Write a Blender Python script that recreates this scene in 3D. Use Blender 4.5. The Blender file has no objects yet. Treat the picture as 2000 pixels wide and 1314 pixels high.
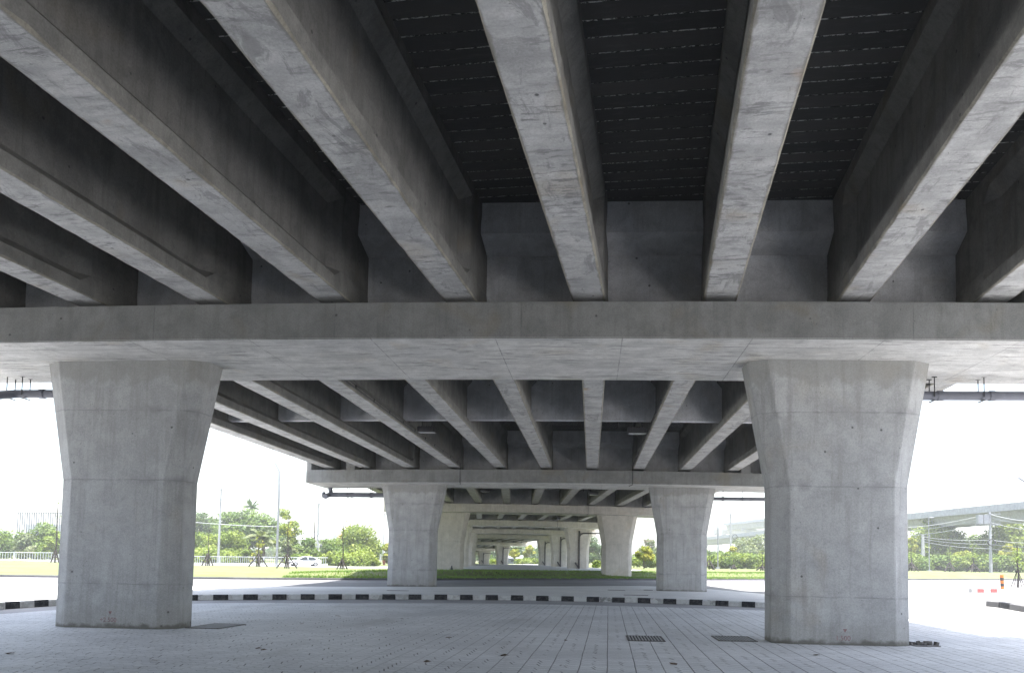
import bpy, bmesh, math, random
import numpy as np
from mathutils import Vector, Matrix
PI = math.pi
R = math.radians
random.seed(7)
rng = np.random.default_rng(7)
scene = bpy.context.scene
col = scene.collection

# ------------------------------------------------------------------ camera
EYE = 1.6
F = 1500.0                      # focal length, in pixels of a 2000 px wide picture
YAW, PITCH, ROLL, SX, SY = .0664, .0614, .0164, 58.294, 344.899
c_, s_ = math.cos(YAW), math.sin(YAW)
fwd = Vector((-s_*math.cos(PITCH), c_*math.cos(PITCH), math.sin(PITCH)))
rt = Vector((c_, s_, 0)); up = rt.cross(fwd)
r2 = rt*math.cos(ROLL) + up*math.sin(ROLL)
u2 = -rt*math.sin(ROLL) + up*math.cos(ROLL)
cam_d = bpy.data.cameras.new('camera')
cam = bpy.data.objects.new('camera', cam_d); col.objects.link(cam)
m = Matrix((r2, u2, -fwd)).transposed().to_4x4(); m.translation = (0, 0, EYE)
cam.matrix_world = m
cam_d.sensor_width = 36; cam_d.lens = F*36/2000
cam_d.shift_x = -SX/2000; cam_d.shift_y = SY/2000
cam_d.clip_start = .1; cam_d.clip_end = 6000
scene.camera = cam

def ray(x, y): return fwd + r2*((x-1000-SX)/F) + u2*((657+SY-y)/F)
def at(x, y, Y):                 # the place at distance Y along the overpass
    r = ray(x, y); t = Y/r.y
    return Vector((r.x*t, Y, EYE + r.z*t))
def on(x, y, Z=0.):
    r = ray(x, y); t = (Z-EYE)/r.z
    return Vector((r.x*t, r.y*t, Z))

# ------------------------------------------------------------------ light
SUN_DIR = Vector((.11, -.15, .96)).normalized()
elev = math.asin(SUN_DIR.z); azim = math.atan2(SUN_DIR.x, SUN_DIR.y)
world = bpy.data.worlds.new("World"); scene.world = world; world.use_nodes = True
wn = world.node_tree; wn.nodes.clear()
sky = wn.nodes.new('ShaderNodeTexSky'); sky.sky_type = 'NISHITA'; sky.sun_disc = False
sky.sun_elevation = elev; sky.sun_rotation = azim
sky.air_density = 1.2; sky.dust_density = 3.0; sky.ozone_density = 1.5
bg = wn.nodes.new('ShaderNodeBackground'); bg.inputs[1].default_value = .13
wo = wn.nodes.new('ShaderNodeOutputWorld')
hs = wn.nodes.new('ShaderNodeHueSaturation'); hs.inputs['Saturation'].default_value = .68   # hazy, milky sky
wn.links.new(sky.outputs[0], hs.inputs['Color']); wn.links.new(hs.outputs[0], bg.inputs[0]); wn.links.new(bg.outputs[0], wo.inputs[0])
sd = bpy.data.lights.new('sun', 'SUN'); sd.energy = 4.6; sd.angle = R(1.5); sd.color = (1, .965, .92)
so = bpy.data.objects.new('sun', sd); col.objects.link(so)
so.rotation_euler = SUN_DIR.to_track_quat('Z', 'Y').to_euler(); so.location = (0, 0, 60)
scene.view_settings.view_transform = 'Standard'; scene.view_settings.look = 'None'
scene.view_settings.gamma = 1; scene.view_settings.exposure = 2.15
scene.render.engine = 'CYCLES'
scene.cycles.max_bounces = 8; scene.cycles.diffuse_bounces = 6; scene.cycles.volume_bounces = 1

# ------------------------------------------------------------------ node helpers
class NT:
    def __init__(s, name):
        s.m = bpy.data.materials.new(name); s.m.use_nodes = True
        s.t = s.m.node_tree; s.t.nodes.clear()
        s.out = s.t.nodes.new('ShaderNodeOutputMaterial')
        s.b = s.t.nodes.new('ShaderNodeBsdfPrincipled'); s.t.links.new(s.b.outputs[0], s.out.inputs[0])
        s.b.inputs['Roughness'].default_value = .85
        s.b.inputs['Specular IOR Level'].default_value = .3
    def put(s, sock, v):
        if isinstance(v, bpy.types.NodeSocket): s.t.links.new(v, sock)
        elif v is not None:
            if isinstance(v, (tuple, list)) and len(v) == 3 and sock.type == 'RGBA': v = (*v, 1)
            sock.default_value = v
    def obj(s): return s.t.nodes.new('ShaderNodeTexCoord').outputs['Object']
    def rnd(s): return s.t.nodes.new('ShaderNodeObjectInfo').outputs['Random']
    def vm(s, op, a, b=None):
        n = s.t.nodes.new('ShaderNodeVectorMath'); n.operation = op; s.put(n.inputs[0], a)
        if b is not None: s.put(n.inputs[1], b)
        return n.outputs[0]
    def mt(s, op, a, b=None, c=None, clamp=False):
        n = s.t.nodes.new('ShaderNodeMath'); n.operation = op; n.use_clamp = clamp; s.put(n.inputs[0], a)
        if b is not None: s.put(n.inputs[1], b)
        if c is not None: s.put(n.inputs[2], c)
        return n.outputs[0]
    def xyz(s, v):
        n = s.t.nodes.new('ShaderNodeSeparateXYZ'); s.put(n.inputs[0], v); return n.outputs
    def comb(s, x, y, z):
        n = s.t.nodes.new('ShaderNodeCombineXYZ')
        for i, q in enumerate((x, y, z)): s.put(n.inputs[i], q)
        return n.outputs[0]
    def noise(s, v, sc, det=4, rough=.55, dist=0):
        n = s.t.nodes.new('ShaderNodeTexNoise'); s.put(n.inputs['Vector'], v)
        n.inputs['Scale'].default_value = sc; n.inputs['Detail'].default_value = det
        n.inputs['Roughness'].default_value = rough; n.inputs['Distortion'].default_value = dist
        return n.outputs[0]
    def vor(s, v, sc, out='Distance', feat='F1'):
        n = s.t.nodes.new('ShaderNodeTexVoronoi'); s.put(n.inputs['Vector'], v)
        n.feature = feat; n.inputs['Scale'].default_value = sc; return n.outputs[out]
    def rg(s, v, a, b, c=0., d=1., smooth=True):
        n = s.t.nodes.new('ShaderNodeMapRange'); n.interpolation_type = 'SMOOTHSTEP' if smooth else 'LINEAR'
        s.put(n.inputs[0], v)
        for i, q in enumerate((a, b, c, d)): n.inputs[i+1].default_value = q
        return n.outputs[0]
    def mix(s, f, a, b, bt='MIX'):
        n = s.t.nodes.new('ShaderNodeMix'); n.data_type = 'RGBA'; n.blend_type = bt
        s.put(n.inputs['Factor'], f); s.put(n.inputs['A'], a); s.put(n.inputs['B'], b)
        return n.outputs['Result']
    def grey(s, v): return s.comb(v, v, v)
    def fin(s, c, bump=None, dist=.01, st=.6, rough=None):
        s.put(s.b.inputs['Base Color'], c)
        if bump is not None:
            n = s.t.nodes.new('ShaderNodeBump'); n.inputs['Distance'].default_value = dist
            n.inputs['Strength'].default_value = st
            s.put(n.inputs['Height'], bump); s.t.links.new(n.outputs[0], s.b.inputs['Normal'])
        if rough is not None: s.put(s.b.inputs['Roughness'], rough)
        return s.m

def plain(name, c, rough=.6, metal=0, var=.12, sc=3):
    n = NT(name); v = n.vm('ADD', n.obj(), n.grey(n.mt('MULTIPLY', n.rnd(), 31)))
    f = n.noise(v, sc, 5)
    k = n.rg(f, .3, .7, 1-var, 1+var)
    n.b.inputs['Metallic'].default_value = metal
    return n.fin(n.mix(1., c, n.grey(k), 'MULTIPLY'), f, .003, .3, rough)

def concrete(name, base, streak=.5, joints=(), vj=(), foot=False, head=None, warm=.5, scrape=None, edge=None, blot=.5, holes=True, jk=1.):
    n = NT(name); o = n.obj(); ox = n.xyz(o)
    v = n.vm('ADD', o, n.grey(n.mt('MULTIPLY', n.rnd(), 53)))
    big = n.noise(v, .33, 3); med = n.noise(v, 1.7, 7, .62, .4); fine = n.noise(v, 38, 3, .7)
    st = n.noise(n.vm('MULTIPLY', v, (4.5, 4.5, .3)), 1.6, 6, .6, .3)
    c = n.mix(n.rg(big, .3, .7), tuple(q*.93 for q in base), (base[0]*1.06, base[1]*1.05, base[2]*1.03))
    c = n.mix(n.mt('MULTIPLY', n.rg(med, .44, .66), blot), c, tuple(q*.64 for q in base))
    c = n.mix(n.mt('MULTIPLY', n.rg(n.noise(v, 5.5, 8, .7, .6), .5, .66), blot*.7), c, tuple(q*.62 for q in base))
    c = n.mix(n.mt('MULTIPLY', n.rg(med, .5, .28), .5), c, tuple(min(q*1.22, .8) for q in base))
    c = n.mix(n.mt('MULTIPLY', n.rg(st, .45, .75), streak), c, (base[0]*.64, base[1]*.63, base[2]*.6))
    c = n.mix(n.mt('MULTIPLY', n.rg(n.noise(v, .9, 3, .5, .6), .56, .74), warm*.6), c, (base[0]*.86, base[1]*.74, base[2]*.56))
    c = n.mix(1., c, n.grey(n.rg(fine, .25, .75, .86, 1.13)), 'MULTIPLY')
    h = n.mt('ADD', n.mt('MULTIPLY', fine, .35), n.mt('MULTIPLY', med, .9))
    if holes:
        hd = n.vor(v, 2.1); hm = n.rg(hd, .065, .035)
        hm2 = n.mt('MULTIPLY', n.rg(n.vor(v, 9.), .1, .05), n.rg(n.noise(v, 1.3, 2), .52, .62))
        hm = n.mt('MAXIMUM', hm, hm2)
        c = n.mix(n.mt('MULTIPLY', hm, .75), c, (.05, .05, .052)); h = n.mt('SUBTRACT', h, hm)
    wob = n.mt('MULTIPLY', n.mt('SUBTRACT', n.noise(v, 2.2, 4), .5), .05)
    for z in joints:
        d = n.mt('ABSOLUTE', n.mt('ADD', n.mt('SUBTRACT', ox[2], z), wob))
        k = n.mt('MULTIPLY', n.rg(d, .022, .004), n.rg(n.noise(v, 3.5, 3), .38, .6, .25, .95))
        c = n.mix(n.mt('MULTIPLY', k, jk), c, tuple(q*.42 for q in base)); h = n.mt('SUBTRACT', h, k)
        k2 = n.mt('MULTIPLY', n.rg(d, .16, .0), n.rg(n.noise(v, 2.5, 5), .46, .7, 0, .5))
        c = n.mix(k2, c, tuple(q*.5 for q in base))
    for ax, q0, half in vj:
        d = n.mt('ABSOLUTE', n.mt('SUBTRACT', n.mt('WRAP', ox[ax], q0+half, q0-half), q0))
        d = n.mt('ADD', d, n.mt('MULTIPLY', wob, .15))
        k = n.mt('MULTIPLY', n.rg(d, .016, .003), n.rg(n.noise(v, 3.1, 3), .36, .6, .2, .9))
        c = n.mix(n.mt('MULTIPLY', k, jk), c, tuple(q*.4 for q in base)); h = n.mt('SUBTRACT', h, n.mt('MULTIPLY', k, jk))
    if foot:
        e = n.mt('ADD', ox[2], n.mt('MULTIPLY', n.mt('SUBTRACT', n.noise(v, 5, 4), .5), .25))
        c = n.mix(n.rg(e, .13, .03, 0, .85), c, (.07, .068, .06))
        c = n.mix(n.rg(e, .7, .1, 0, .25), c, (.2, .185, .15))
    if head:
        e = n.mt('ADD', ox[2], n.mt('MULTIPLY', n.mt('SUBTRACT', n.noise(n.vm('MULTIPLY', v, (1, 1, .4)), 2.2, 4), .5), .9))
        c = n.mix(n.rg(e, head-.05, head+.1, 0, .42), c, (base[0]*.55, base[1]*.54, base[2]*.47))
    if scrape:                                    # torn marks left by formwork, running across
        q = n.noise(n.vm('MULTIPLY', v, scrape), 3.2, 9, .72, .3)
        k = n.mt('MULTIPLY', n.rg(q, .53, .6), n.rg(n.noise(v, .9, 2), .36, .6, .25, 1))
        c = n.mix(n.mt('MULTIPLY', n.rg(n.noise(n.vm('MULTIPLY', v, scrape), .9, 6, .6, .5), .48, .62), .45), c, tuple(q_*.66 for q_ in base))
        c = n.mix(n.mt('MULTIPLY', k, .75), c, tuple(q_*.36 for q_ in base)); h = n.mt('SUBTRACT', h, n.mt('MULTIPLY', k, .6))
    if edge:                                      # chipped, dirty arris
        e = n.mt('ADD', n.mt('ABSOLUTE', ox[0]), n.mt('MULTIPLY', n.mt('SUBTRACT', n.noise(v, 3.5, 6, .7), .5), .12))
        low = n.rg(ox[2], .06, .03)
        k = n.mt('MULTIPLY', n.rg(e, edge-.05, edge-.01), low)
        c = n.mix(n.mt('MULTIPLY', n.mt('MULTIPLY', n.rg(n.noise(n.vm('MULTIPLY', v, (1, .35, 1)), 2.6, 8, .75, .8), .54, .62), low), .6), c, tuple(q*.4 for q in base))
        c = n.mix(n.mt('MULTIPLY', k, .75), c, (base[0]*.42, base[1]*.4, base[2]*.34))
        rust = n.mt('MULTIPLY', n.rg(n.noise(v, .8, 4), .64, .74), low)
        c = n.mix(n.mt('MULTIPLY', rust, .55), c, (.36, .22, .1))
    return n.fin(c, h, .012, .55)

CB = (.40, .395, .38)
M = {}
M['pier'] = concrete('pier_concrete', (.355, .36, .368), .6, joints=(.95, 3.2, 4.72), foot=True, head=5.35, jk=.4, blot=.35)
M['pale'] = concrete('pale_pier_concrete', (.50, .48, .445), .4, joints=(3.2,), jk=.3, warm=.5, blot=.3)  # lighter, warmer copy: bounce light on the far bents painted in
M['cap'] = concrete('shaded_cap_concrete', (.20, .204, .202), .55, vj=((0, 1.2, 1.83),), jk=.45, warm=.9)  # cap faces: their shade is put into this darker base colour
M['cap_soffit_lit'] = concrete('lit_cap_soffit_concrete', (.56, .555, .54), 0, vj=((0, .7, 1.22), (1, .1, .6)), scrape=(.5, 3.5, 1), warm=.6, holes=False)  # cap undersides: light off the ground put into this paler base colour
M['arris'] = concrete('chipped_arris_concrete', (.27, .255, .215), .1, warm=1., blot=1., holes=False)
M['girder_web_shaded'] = concrete('shaded_girder_web_concrete', (.19, .186, .175), .7, warm=.8, blot=.7)  # webs: base darkened to paint in the shade between girders
M['girder_flange_shaded'] = concrete('shaded_girder_flange_concrete', (.205, .202, .19), .5, warm=.7, blot=.7)  # flange sides: shade painted into the base colour, as on the web
M['girder'] = concrete('lit_girder_soffit_concrete', (.44, .44, .437), .2, edge=.31, scrape=(.7, 3.2, .6), warm=.7, blot=.75)  # girder undersides: base made paler, painting in light from below
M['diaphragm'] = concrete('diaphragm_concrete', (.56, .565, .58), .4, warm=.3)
M['slabtop'] = concrete('deck_concrete', (.38, .38, .37), .5)

def m_planks():
    n = NT('deck_planks'); o = n.obj(); ox = n.xyz(o)
    y = n.mt('MULTIPLY', ox[1], 1/.34); cell = n.mt('FLOOR', y); fr = n.mt('FRACT', y)
    d = n.mt('ABSOLUTE', n.mt('SUBTRACT', fr, .5))
    jt = n.rg(d, .455, .485)
    rn = n.t.nodes.new('ShaderNodeTexWhiteNoise'); rn.noise_dimensions = '2D'
    n.put(rn.inputs[0], n.comb(cell, n.mt('FLOOR', n.mt('MULTIPLY', ox[0], 1/2.54)), 0))
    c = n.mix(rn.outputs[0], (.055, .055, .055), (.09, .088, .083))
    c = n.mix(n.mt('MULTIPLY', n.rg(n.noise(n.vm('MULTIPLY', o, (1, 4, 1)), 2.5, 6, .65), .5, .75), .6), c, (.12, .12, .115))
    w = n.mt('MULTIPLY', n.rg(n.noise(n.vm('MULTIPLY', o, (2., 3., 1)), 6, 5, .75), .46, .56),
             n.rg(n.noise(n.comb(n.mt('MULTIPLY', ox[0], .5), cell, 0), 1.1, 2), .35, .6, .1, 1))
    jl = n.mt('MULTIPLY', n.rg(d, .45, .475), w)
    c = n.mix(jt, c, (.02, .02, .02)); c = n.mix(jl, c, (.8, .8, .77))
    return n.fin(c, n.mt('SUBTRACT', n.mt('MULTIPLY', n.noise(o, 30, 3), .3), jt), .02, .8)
M['planks'] = m_planks()

def m_pavers():
    n = NT('interlocking_pavers'); o = n.obj(); ox = n.xyz(o)
    th = R(1.2)
    x = n.mt('ADD', n.mt('MULTIPLY', ox[0], math.cos(th)), n.mt('MULTIPLY', ox[1], -math.sin(th)))
    y = n.mt('ADD', n.mt('MULTIPLY', ox[0], math.sin(th)), n.mt('MULTIPLY', ox[1], math.cos(th)))
    x = n.mt('ADD', x, n.mt('MULTIPLY', n.mt('SUBTRACT', n.noise(o, .7, 3), .5), .03))
    W = .425; P = .215
    u = n.mt('MULTIPLY', x, 1/W); iu = n.mt('FLOOR', u); fu = n.mt('FRACT', u)
    # zigzag of the stones inside a strip
    tri = n.mt('PINGPONG', n.mt('MULTIPLY', fu, 2), .5)
    zig = n.mt('MULTIPLY', n.mt('SUBTRACT', n.rg(tri, .12, .38), .5), .06)
    stag = n.mt('MULTIPLY', n.mt('FLOORED_MODULO', iu, 2), P*.5)
    yy = n.mt('MULTIPLY', n.mt('ADD', n.mt('ADD', y, zig), stag), 1/P); iy = n.mt('FLOOR', yy); fy = n.mt('FRACT', yy)
    wn_ = n.noise(n.comb(iu, iy, 0), 1.7, 1)
    dl = n.mt('MULTIPLY', n.mt('SUBTRACT', .5, n.mt('ABSOLUTE', n.mt('SUBTRACT', fu, .5))), W)
    dc = n.mt('MULTIPLY', n.mt('SUBTRACT', .5, n.mt('ABSOLUTE', n.mt('SUBTRACT', fy, .5))), P)
    # short middle joint, on every second stone
    mid = n.mt('ABSOLUTE', n.mt('SUBTRACT', n.mt('ADD', fu, n.mt('MULTIPLY', n.mt('SUBTRACT', fy, .5), .16)), .5))
    mid = n.mt('MULTIPLY', mid, W)
    brk = n.rg(n.noise(o, 2.1, 3), .36, .56, .25, 1)
    sx = n.rg(ox[0], -6., 2.5, .25, 1)
    jl = n.mt('MULTIPLY', n.rg(dl, .013, .005), n.mt('MULTIPLY', sx, n.rg(n.noise(o, 1.3, 2), .3, .5, .6, 1)))
    jc = n.mt('MULTIPLY', n.rg(dc, .012, .004), n.mt('MULTIPLY', brk, .75))
    jm = n.mt('MULTIPLY', n.mt('MULTIPLY', n.rg(mid, .014, .006), n.rg(wn_, .48, .52)), n.rg(n.noise(o, 3.3, 2), .4, .55, .2, 1))
    j = n.mt('MAXIMUM', jl, n.mt('MAXIMUM', jc, jm))
    t = n.t.nodes.new('ShaderNodeTexWhiteNoise'); t.noise_dimensions = '2D'; n.put(t.inputs[0], n.comb(iu, iy, 0))
    c = n.mix(t.outputs[0], (.58, .585, .60), (.66, .665, .68))
    c = n.mix(n.rg(n.noise(o, .35, 5, .6), .4, .62, 0, .6), c, (.48, .485, .5))
    c = n.mix(n.rg(n.noise(o, 1.9, 6, .7), .55, .8, 0, .5), c, (.42, .415, .41))
    c = n.mix(1., c, n.grey(n.rg(n.noise(o, 55, 3, .7), .3, .7, .88, 1.12)), 'MULTIPLY')
    c = n.mix(n.rg(n.noise(n.vm('MULTIPLY', o, (1, .22, 1)), .8, 6, .65), .52, .68, 0, .4), c, (.38, .375, .37))
    c = n.mix(n.mt('MULTIPLY', j, .88), c, (.05, .048, .045))
    spots = n.rg(n.vor(o, 1.1), .045, .02); c = n.mix(n.mt('MULTIPLY', spots, .6), c, (.06, .055, .05))
    return n.fin(c, n.mt('SUBTRACT', n.mt('MULTIPLY', n.noise(o, 25, 4), .3), j), .006, .7, .7)
M['pavers'] = m_pavers()

def m_ground(name, a, b, sc=.5, dirt=(.2, .19, .17), dk=.35, grain=40):
    n = NT(name); o = n.obj()
    c = n.mix(n.rg(n.noise(o, sc, 5), .35, .68), a, b)
    c = n.mix(n.rg(n.noise(n.vm('MULTIPLY', o, (1, .3, 1)), sc*3.3, 6, .7), .5, .8, 0, dk), c, dirt)
    c = n.mix(1., c, n.grey(n.rg(n.noise(o, grain, 3, .8), .3, .7, .85, 1.15)), 'MULTIPLY')
    return n.fin(c, n.noise(o, grain, 3), .006, .5)
M['asphalt'] = m_ground('asphalt', (.13, .13, .135), (.17, .17, .175), .35, (.08, .08, .08), .5)
M['slab'] = m_ground('paving_slabs', (.50, .50, .50), (.56, .56, .555), .4, (.3, .29, .28), .4)
M['farpave'] = m_ground('pale_concrete', (.19, .188, .186), (.24, .237, .233), .12, (.28, .27, .25), .4)
M['lush'] = m_ground('lush_grass', (.10, .19, .03), (.16, .26, .05), .5, (.12, .14, .05), .4, 9)
M['grass'] = m_ground('grass', (.085, .11, .03), (.115, .125, .05), .22, (.14, .135, .07), .5, 9)
M['gutter'] = m_ground('grey_channel_concrete', (.27, .27, .28), (.33, .33, .34), .5, (.2, .2, .2), .4)
M['darkkerb'] = m_ground('dark_kerb', (.06, .06, .065), (.09, .09, .095), .5, (.05, .05, .05), .4)
M['soil'] = m_ground('bare_soil', (.16, .15, .09), (.2, .2, .1), .02, (.1, .12, .05), .5, 3)

def m_kerb(name, c0, worn):
    n = NT(name); o = n.obj(); oz = n.xyz(o)
    k = n.mt('MULTIPLY', n.rg(n.noise(o, 2.2, 8, .75), .5 if worn else .62, .56 if worn else .7), n.rg(n.noise(o, .25, 2), .4, .6, .3, 1))
    c = n.mix(n.mt('MULTIPLY', k, .8), c0, (.13, .13, .13) if worn else (.12, .12, .125))
    c = n.mix(n.rg(n.noise(o, 7, 5, .7), .4, .8, 0, .4), c, (.25, .24, .22))
    c = n.mix(n.rg(oz[2], .035, .0, 0, .6), c, (.09, .085, .08))
    return n.fin(c, n.noise(o, 20, 5), .008, .6, .7)
M['kw'] = m_kerb('white_kerb_paint', (.55, .56, .57), True)
M['kb'] = m_kerb('black_kerb_paint', (.012, .014, .02), False)
M['kr'] = m_kerb('red_kerb_paint', (.5, .12, .1), False)
M['kg'] = m_kerb('grey_kerb', (.30, .30, .30), False)
M['kg2'] = m_kerb('weathered_grey_kerb', (.15, .15, .155), False)
M['pipe'] = plain('grey_pipe', (.12, .125, .15), .45)
M['blackpipe'] = plain('dark_pipe', (.045, .04, .04), .4)
M['steel'] = plain('galvanised_steel', (.2, .21, .23), .45, .4)
M['darksteel'] = plain('dark_steel', (.035, .035, .037), .5)
M['bar'] = plain('worn_grate_bars', (.3, .3, .3), .7)
M['rust'] = plain('rusty_grate', (.11, .105, .10), .75)
M['pit'] = plain('drain_pit', (.015, .015, .015), .9)
M['mark'] = plain('faded_red_marking', (.22, .13, .135), .9, 0, .35, 30)
M['markdark'] = plain('faded_dark_marking', (.13, .10, .12), .9, 0, .35, 30)
M['glass'] = plain('lamp_glass', (.22, .23, .24), .15)
M['wood'] = plain('stake_wood', (.025, .02, .018), .85)
M['bark'] = plain('bark', (.13, .105, .08), .9, 0, .3, 6)
M['polec'] = plain('concrete_pole', (.24, .25, .265), .7)
M['railpaint'] = plain('pale_railing_paint', (.3, .32, .34), .6)
M['whitepaint'] = plain('white_paint', (.7, .71, .73), .5)
M['carpaint'] = plain('white_car_paint', (.78, .79, .82), .2, 0, .02)
M['carglass'] = plain('tinted_car_glass', (.02, .025, .03), .1)
M['tyre'] = plain('tyre_rubber', (.02, .02, .02), .8)
M['rim'] = plain('wheel_rim', (.4, .41, .43), .35, .6)
M['redlamp'] = plain('red_lamp_plastic', (.4, .02, .02), .3)
M['kr'] = m_kerb('red_kerb_paint', (.3, .06, .06), False); M['kw2'] = m_kerb('dirty_white_kerb_paint', (.36, .36, .36), True)
M['orange'] = plain('orange_paint', (.5, .14, .02), .6)
M['wall'] = plain('pale_wall', (.55, .53, .5), .8)
M['greyroof'] = plain('grey_roof', (.33, .35, .38), .7)
M['redroof'] = plain('red_roof', (.5, .16, .12), .7)
M['louver'] = plain('grey_louvre', (.12, .13, .16), .6)
M['viaduct'] = concrete('viaduct_concrete', (.30, .31, .35), .6, warm=.0, holes=False)
M['deadleaf'] = plain('dead_leaf', (.09, .06, .035), .9)

def m_leaf(name, a, b, sc=.45):
    n = NT(name); o = n.vm('ADD', n.obj(), n.grey(n.mt('MULTIPLY', n.rnd(), 19)))
    k = n.noise(o, sc, 3); k2 = n.noise(o, 6, 2)
    c = n.mix(n.rg(k, .35, .65), a, b)
    c = n.mix(1., c, n.grey(n.rg(k2, .3, .7, .7, 1.35)), 'MULTIPLY')
    n.put(n.b.inputs['Base Color'], c); n.b.inputs['Roughness'].default_value = .6
    tr = n.t.nodes.new('ShaderNodeBsdfTranslucent'); n.put(tr.inputs[0], n.mix(1., c, (1.3, 1.35, .6), 'MULTIPLY'))
    ms = n.t.nodes.new('ShaderNodeMixShader'); ms.inputs[0].default_value = .32
    n.t.links.new(n.b.outputs[0], ms.inputs[1]); n.t.links.new(tr.outputs[0], ms.inputs[2])
    n.t.links.new(ms.outputs[0], n.out.inputs[0])
    return n.m
M['lf_lush'] = m_leaf('lush_grass_blades', (.10, .18, .03), (.15, .23, .045))
M['lf_light'] = m_leaf('light_green_leaves', (.10, .15, .022), (.17, .21, .035))
M['lf_mid'] = m_leaf('mid_green_leaves', (.055, .10, .018), (.11, .16, .03))
M['lf_dark'] = m_leaf('dark_green_leaves', (.035, .07, .022), (.07, .105, .025))
M['lf_yel'] = m_leaf('yellow_green_leaves', (.17, .2, .025), (.26, .25, .04))
M['lf_grey'] = m_leaf('grey_green_leaves', (.09, .12, .06), (.15, .17, .08))

# ------------------------------------------------------------------ object helpers
def link(name, me, mats, parent=None):
    o = bpy.data.objects.new(name, me); col.objects.link(o)
    for q in (mats if isinstance(mats, (list, tuple)) else [mats]):
        if len(me.materials) < len(mats if isinstance(mats, (list, tuple)) else [mats]): me.materials.append(q)
    if parent: o.parent = parent
    return o
def tag(o, label=None, cat=None, group=None, kind=None):
    if label: o['label'] = label
    if cat: o['category'] = cat
    if group: o['group'] = group
    if kind: o['kind'] = kind
    return o
def empty(name, loc, rz=0, label=None, cat=None, group=None):
    o = bpy.data.objects.new(name, None); col.objects.link(o); o.empty_display_size = .3
    o.location = loc; o.rotation_euler = (0, 0, rz)
    return tag(o, label, cat, group)
def copy_tree(o, parent=None):
    c = o.copy(); col.objects.link(c); c.parent = parent
    for ch in list(o.children): copy_tree(ch, c)
    return c
def mesh(name, vs, fs, mi=None):
    me = bpy.data.meshes.new(name); me.from_pydata([tuple(v) for v in vs], [], fs)
    if mi is not None: me.polygons.foreach_set('material_index', mi)
    me.update(); return me

class MB:
    def __init__(s): s.v = []; s.f = []; s.mi = []; s.cur = 0
    def add(s, vs, fs):
        k = len(s.v); s.v += [tuple(v) for v in vs]; s.f += [tuple(i+k for i in f) for f in fs]; s.mi += [s.cur]*len(fs)
    def box(s, a, b, mat=None):
        x0, y0, z0 = a; x1, y1, z1 = b
        vs = [(x0,y0,z0),(x1,y0,z0),(x1,y1,z0),(x0,y1,z0),(x0,y0,z1),(x1,y0,z1),(x1,y1,z1),(x0,y1,z1)]
        if mat is not None: vs = [mat @ Vector(v) for v in vs]
        s.add(vs, [(0,3,2,1),(4,5,6,7),(0,1,5,4),(1,2,6,5),(2,3,7,6),(3,0,4,7)])
    def tube(s, pts, r, n=8, caps=True):
        pts = [Vector(p) for p in pts]; rs = r if isinstance(r, (list, tuple)) else [r]*len(pts)
        k = len(s.v); prev = None
        for i, p in enumerate(pts):
            d = (pts[min(i+1, len(pts)-1)] - pts[max(i-1, 0)]).normalized()
            if prev is None:
                a = Vector((0, 0, 1)) if abs(d.z) < .9 else Vector((1, 0, 0))
                u = d.cross(a).normalized()
            else: u = (prev - d*prev.dot(d)).normalized()
            prev = u; w = d.cross(u)
            for j in range(n):
                t = 2*PI*j/n; s.v.append(tuple(p + (u*math.cos(t)+w*math.sin(t))*rs[i]))
        for i in range(len(pts)-1):
            for j in range(n):
                a = k+i*n+j; b = k+i*n+(j+1) % n
                s.f.append((a, b, b+n, a+n)); s.mi.append(s.cur)
        if caps:
            s.f.append(tuple(k+j for j in reversed(range(n)))); s.mi.append(s.cur)
            s.f.append(tuple(k+(len(pts)-1)*n+j for j in range(n))); s.mi.append(s.cur)
    def loft(s, rings, closed=True, caps=True):
        k = len(s.v); n = len(rings[0])
        for r_ in rings: s.v += [tuple(p) for p in r_]
        for i in range(len(rings)-1):
            for j in range(n if closed else n-1):
                a = k+i*n+j; b = k+i*n+(j+1) % n
                s.f.append((a, b, b+n, a+n)); s.mi.append(s.cur)
        if caps:
            s.f.append(tuple(k+j for j in reversed(range(n)))); s.mi.append(s.cur)
            s.f.append(tuple(k+(len(rings)-1)*n+j for j in range(n))); s.mi.append(s.cur)
    def build(s, name, mats, parent=None, smooth=False, bevel=0, fix=True):
        me = mesh(name, s.v, s.f, s.mi)
        if fix or bevel:
            bm = bmesh.new(); bm.from_mesh(me); bmesh.ops.recalc_face_normals(bm, faces=bm.faces)
            if bevel:
                ed = [e for e in bm.edges if len(e.link_faces) == 2 and e.calc_face_angle(0) > .5]
                bmesh.ops.bevel(bm, geom=ed, offset=bevel, segments=2, affect='EDGES')
            bm.to_mesh(me); bm.free()
        if smooth: me.polygons.foreach_set('use_smooth', [True]*len(me.polygons))
        return link(name, me, mats if isinstance(mats, (list, tuple)) else [mats], parent)

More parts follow.
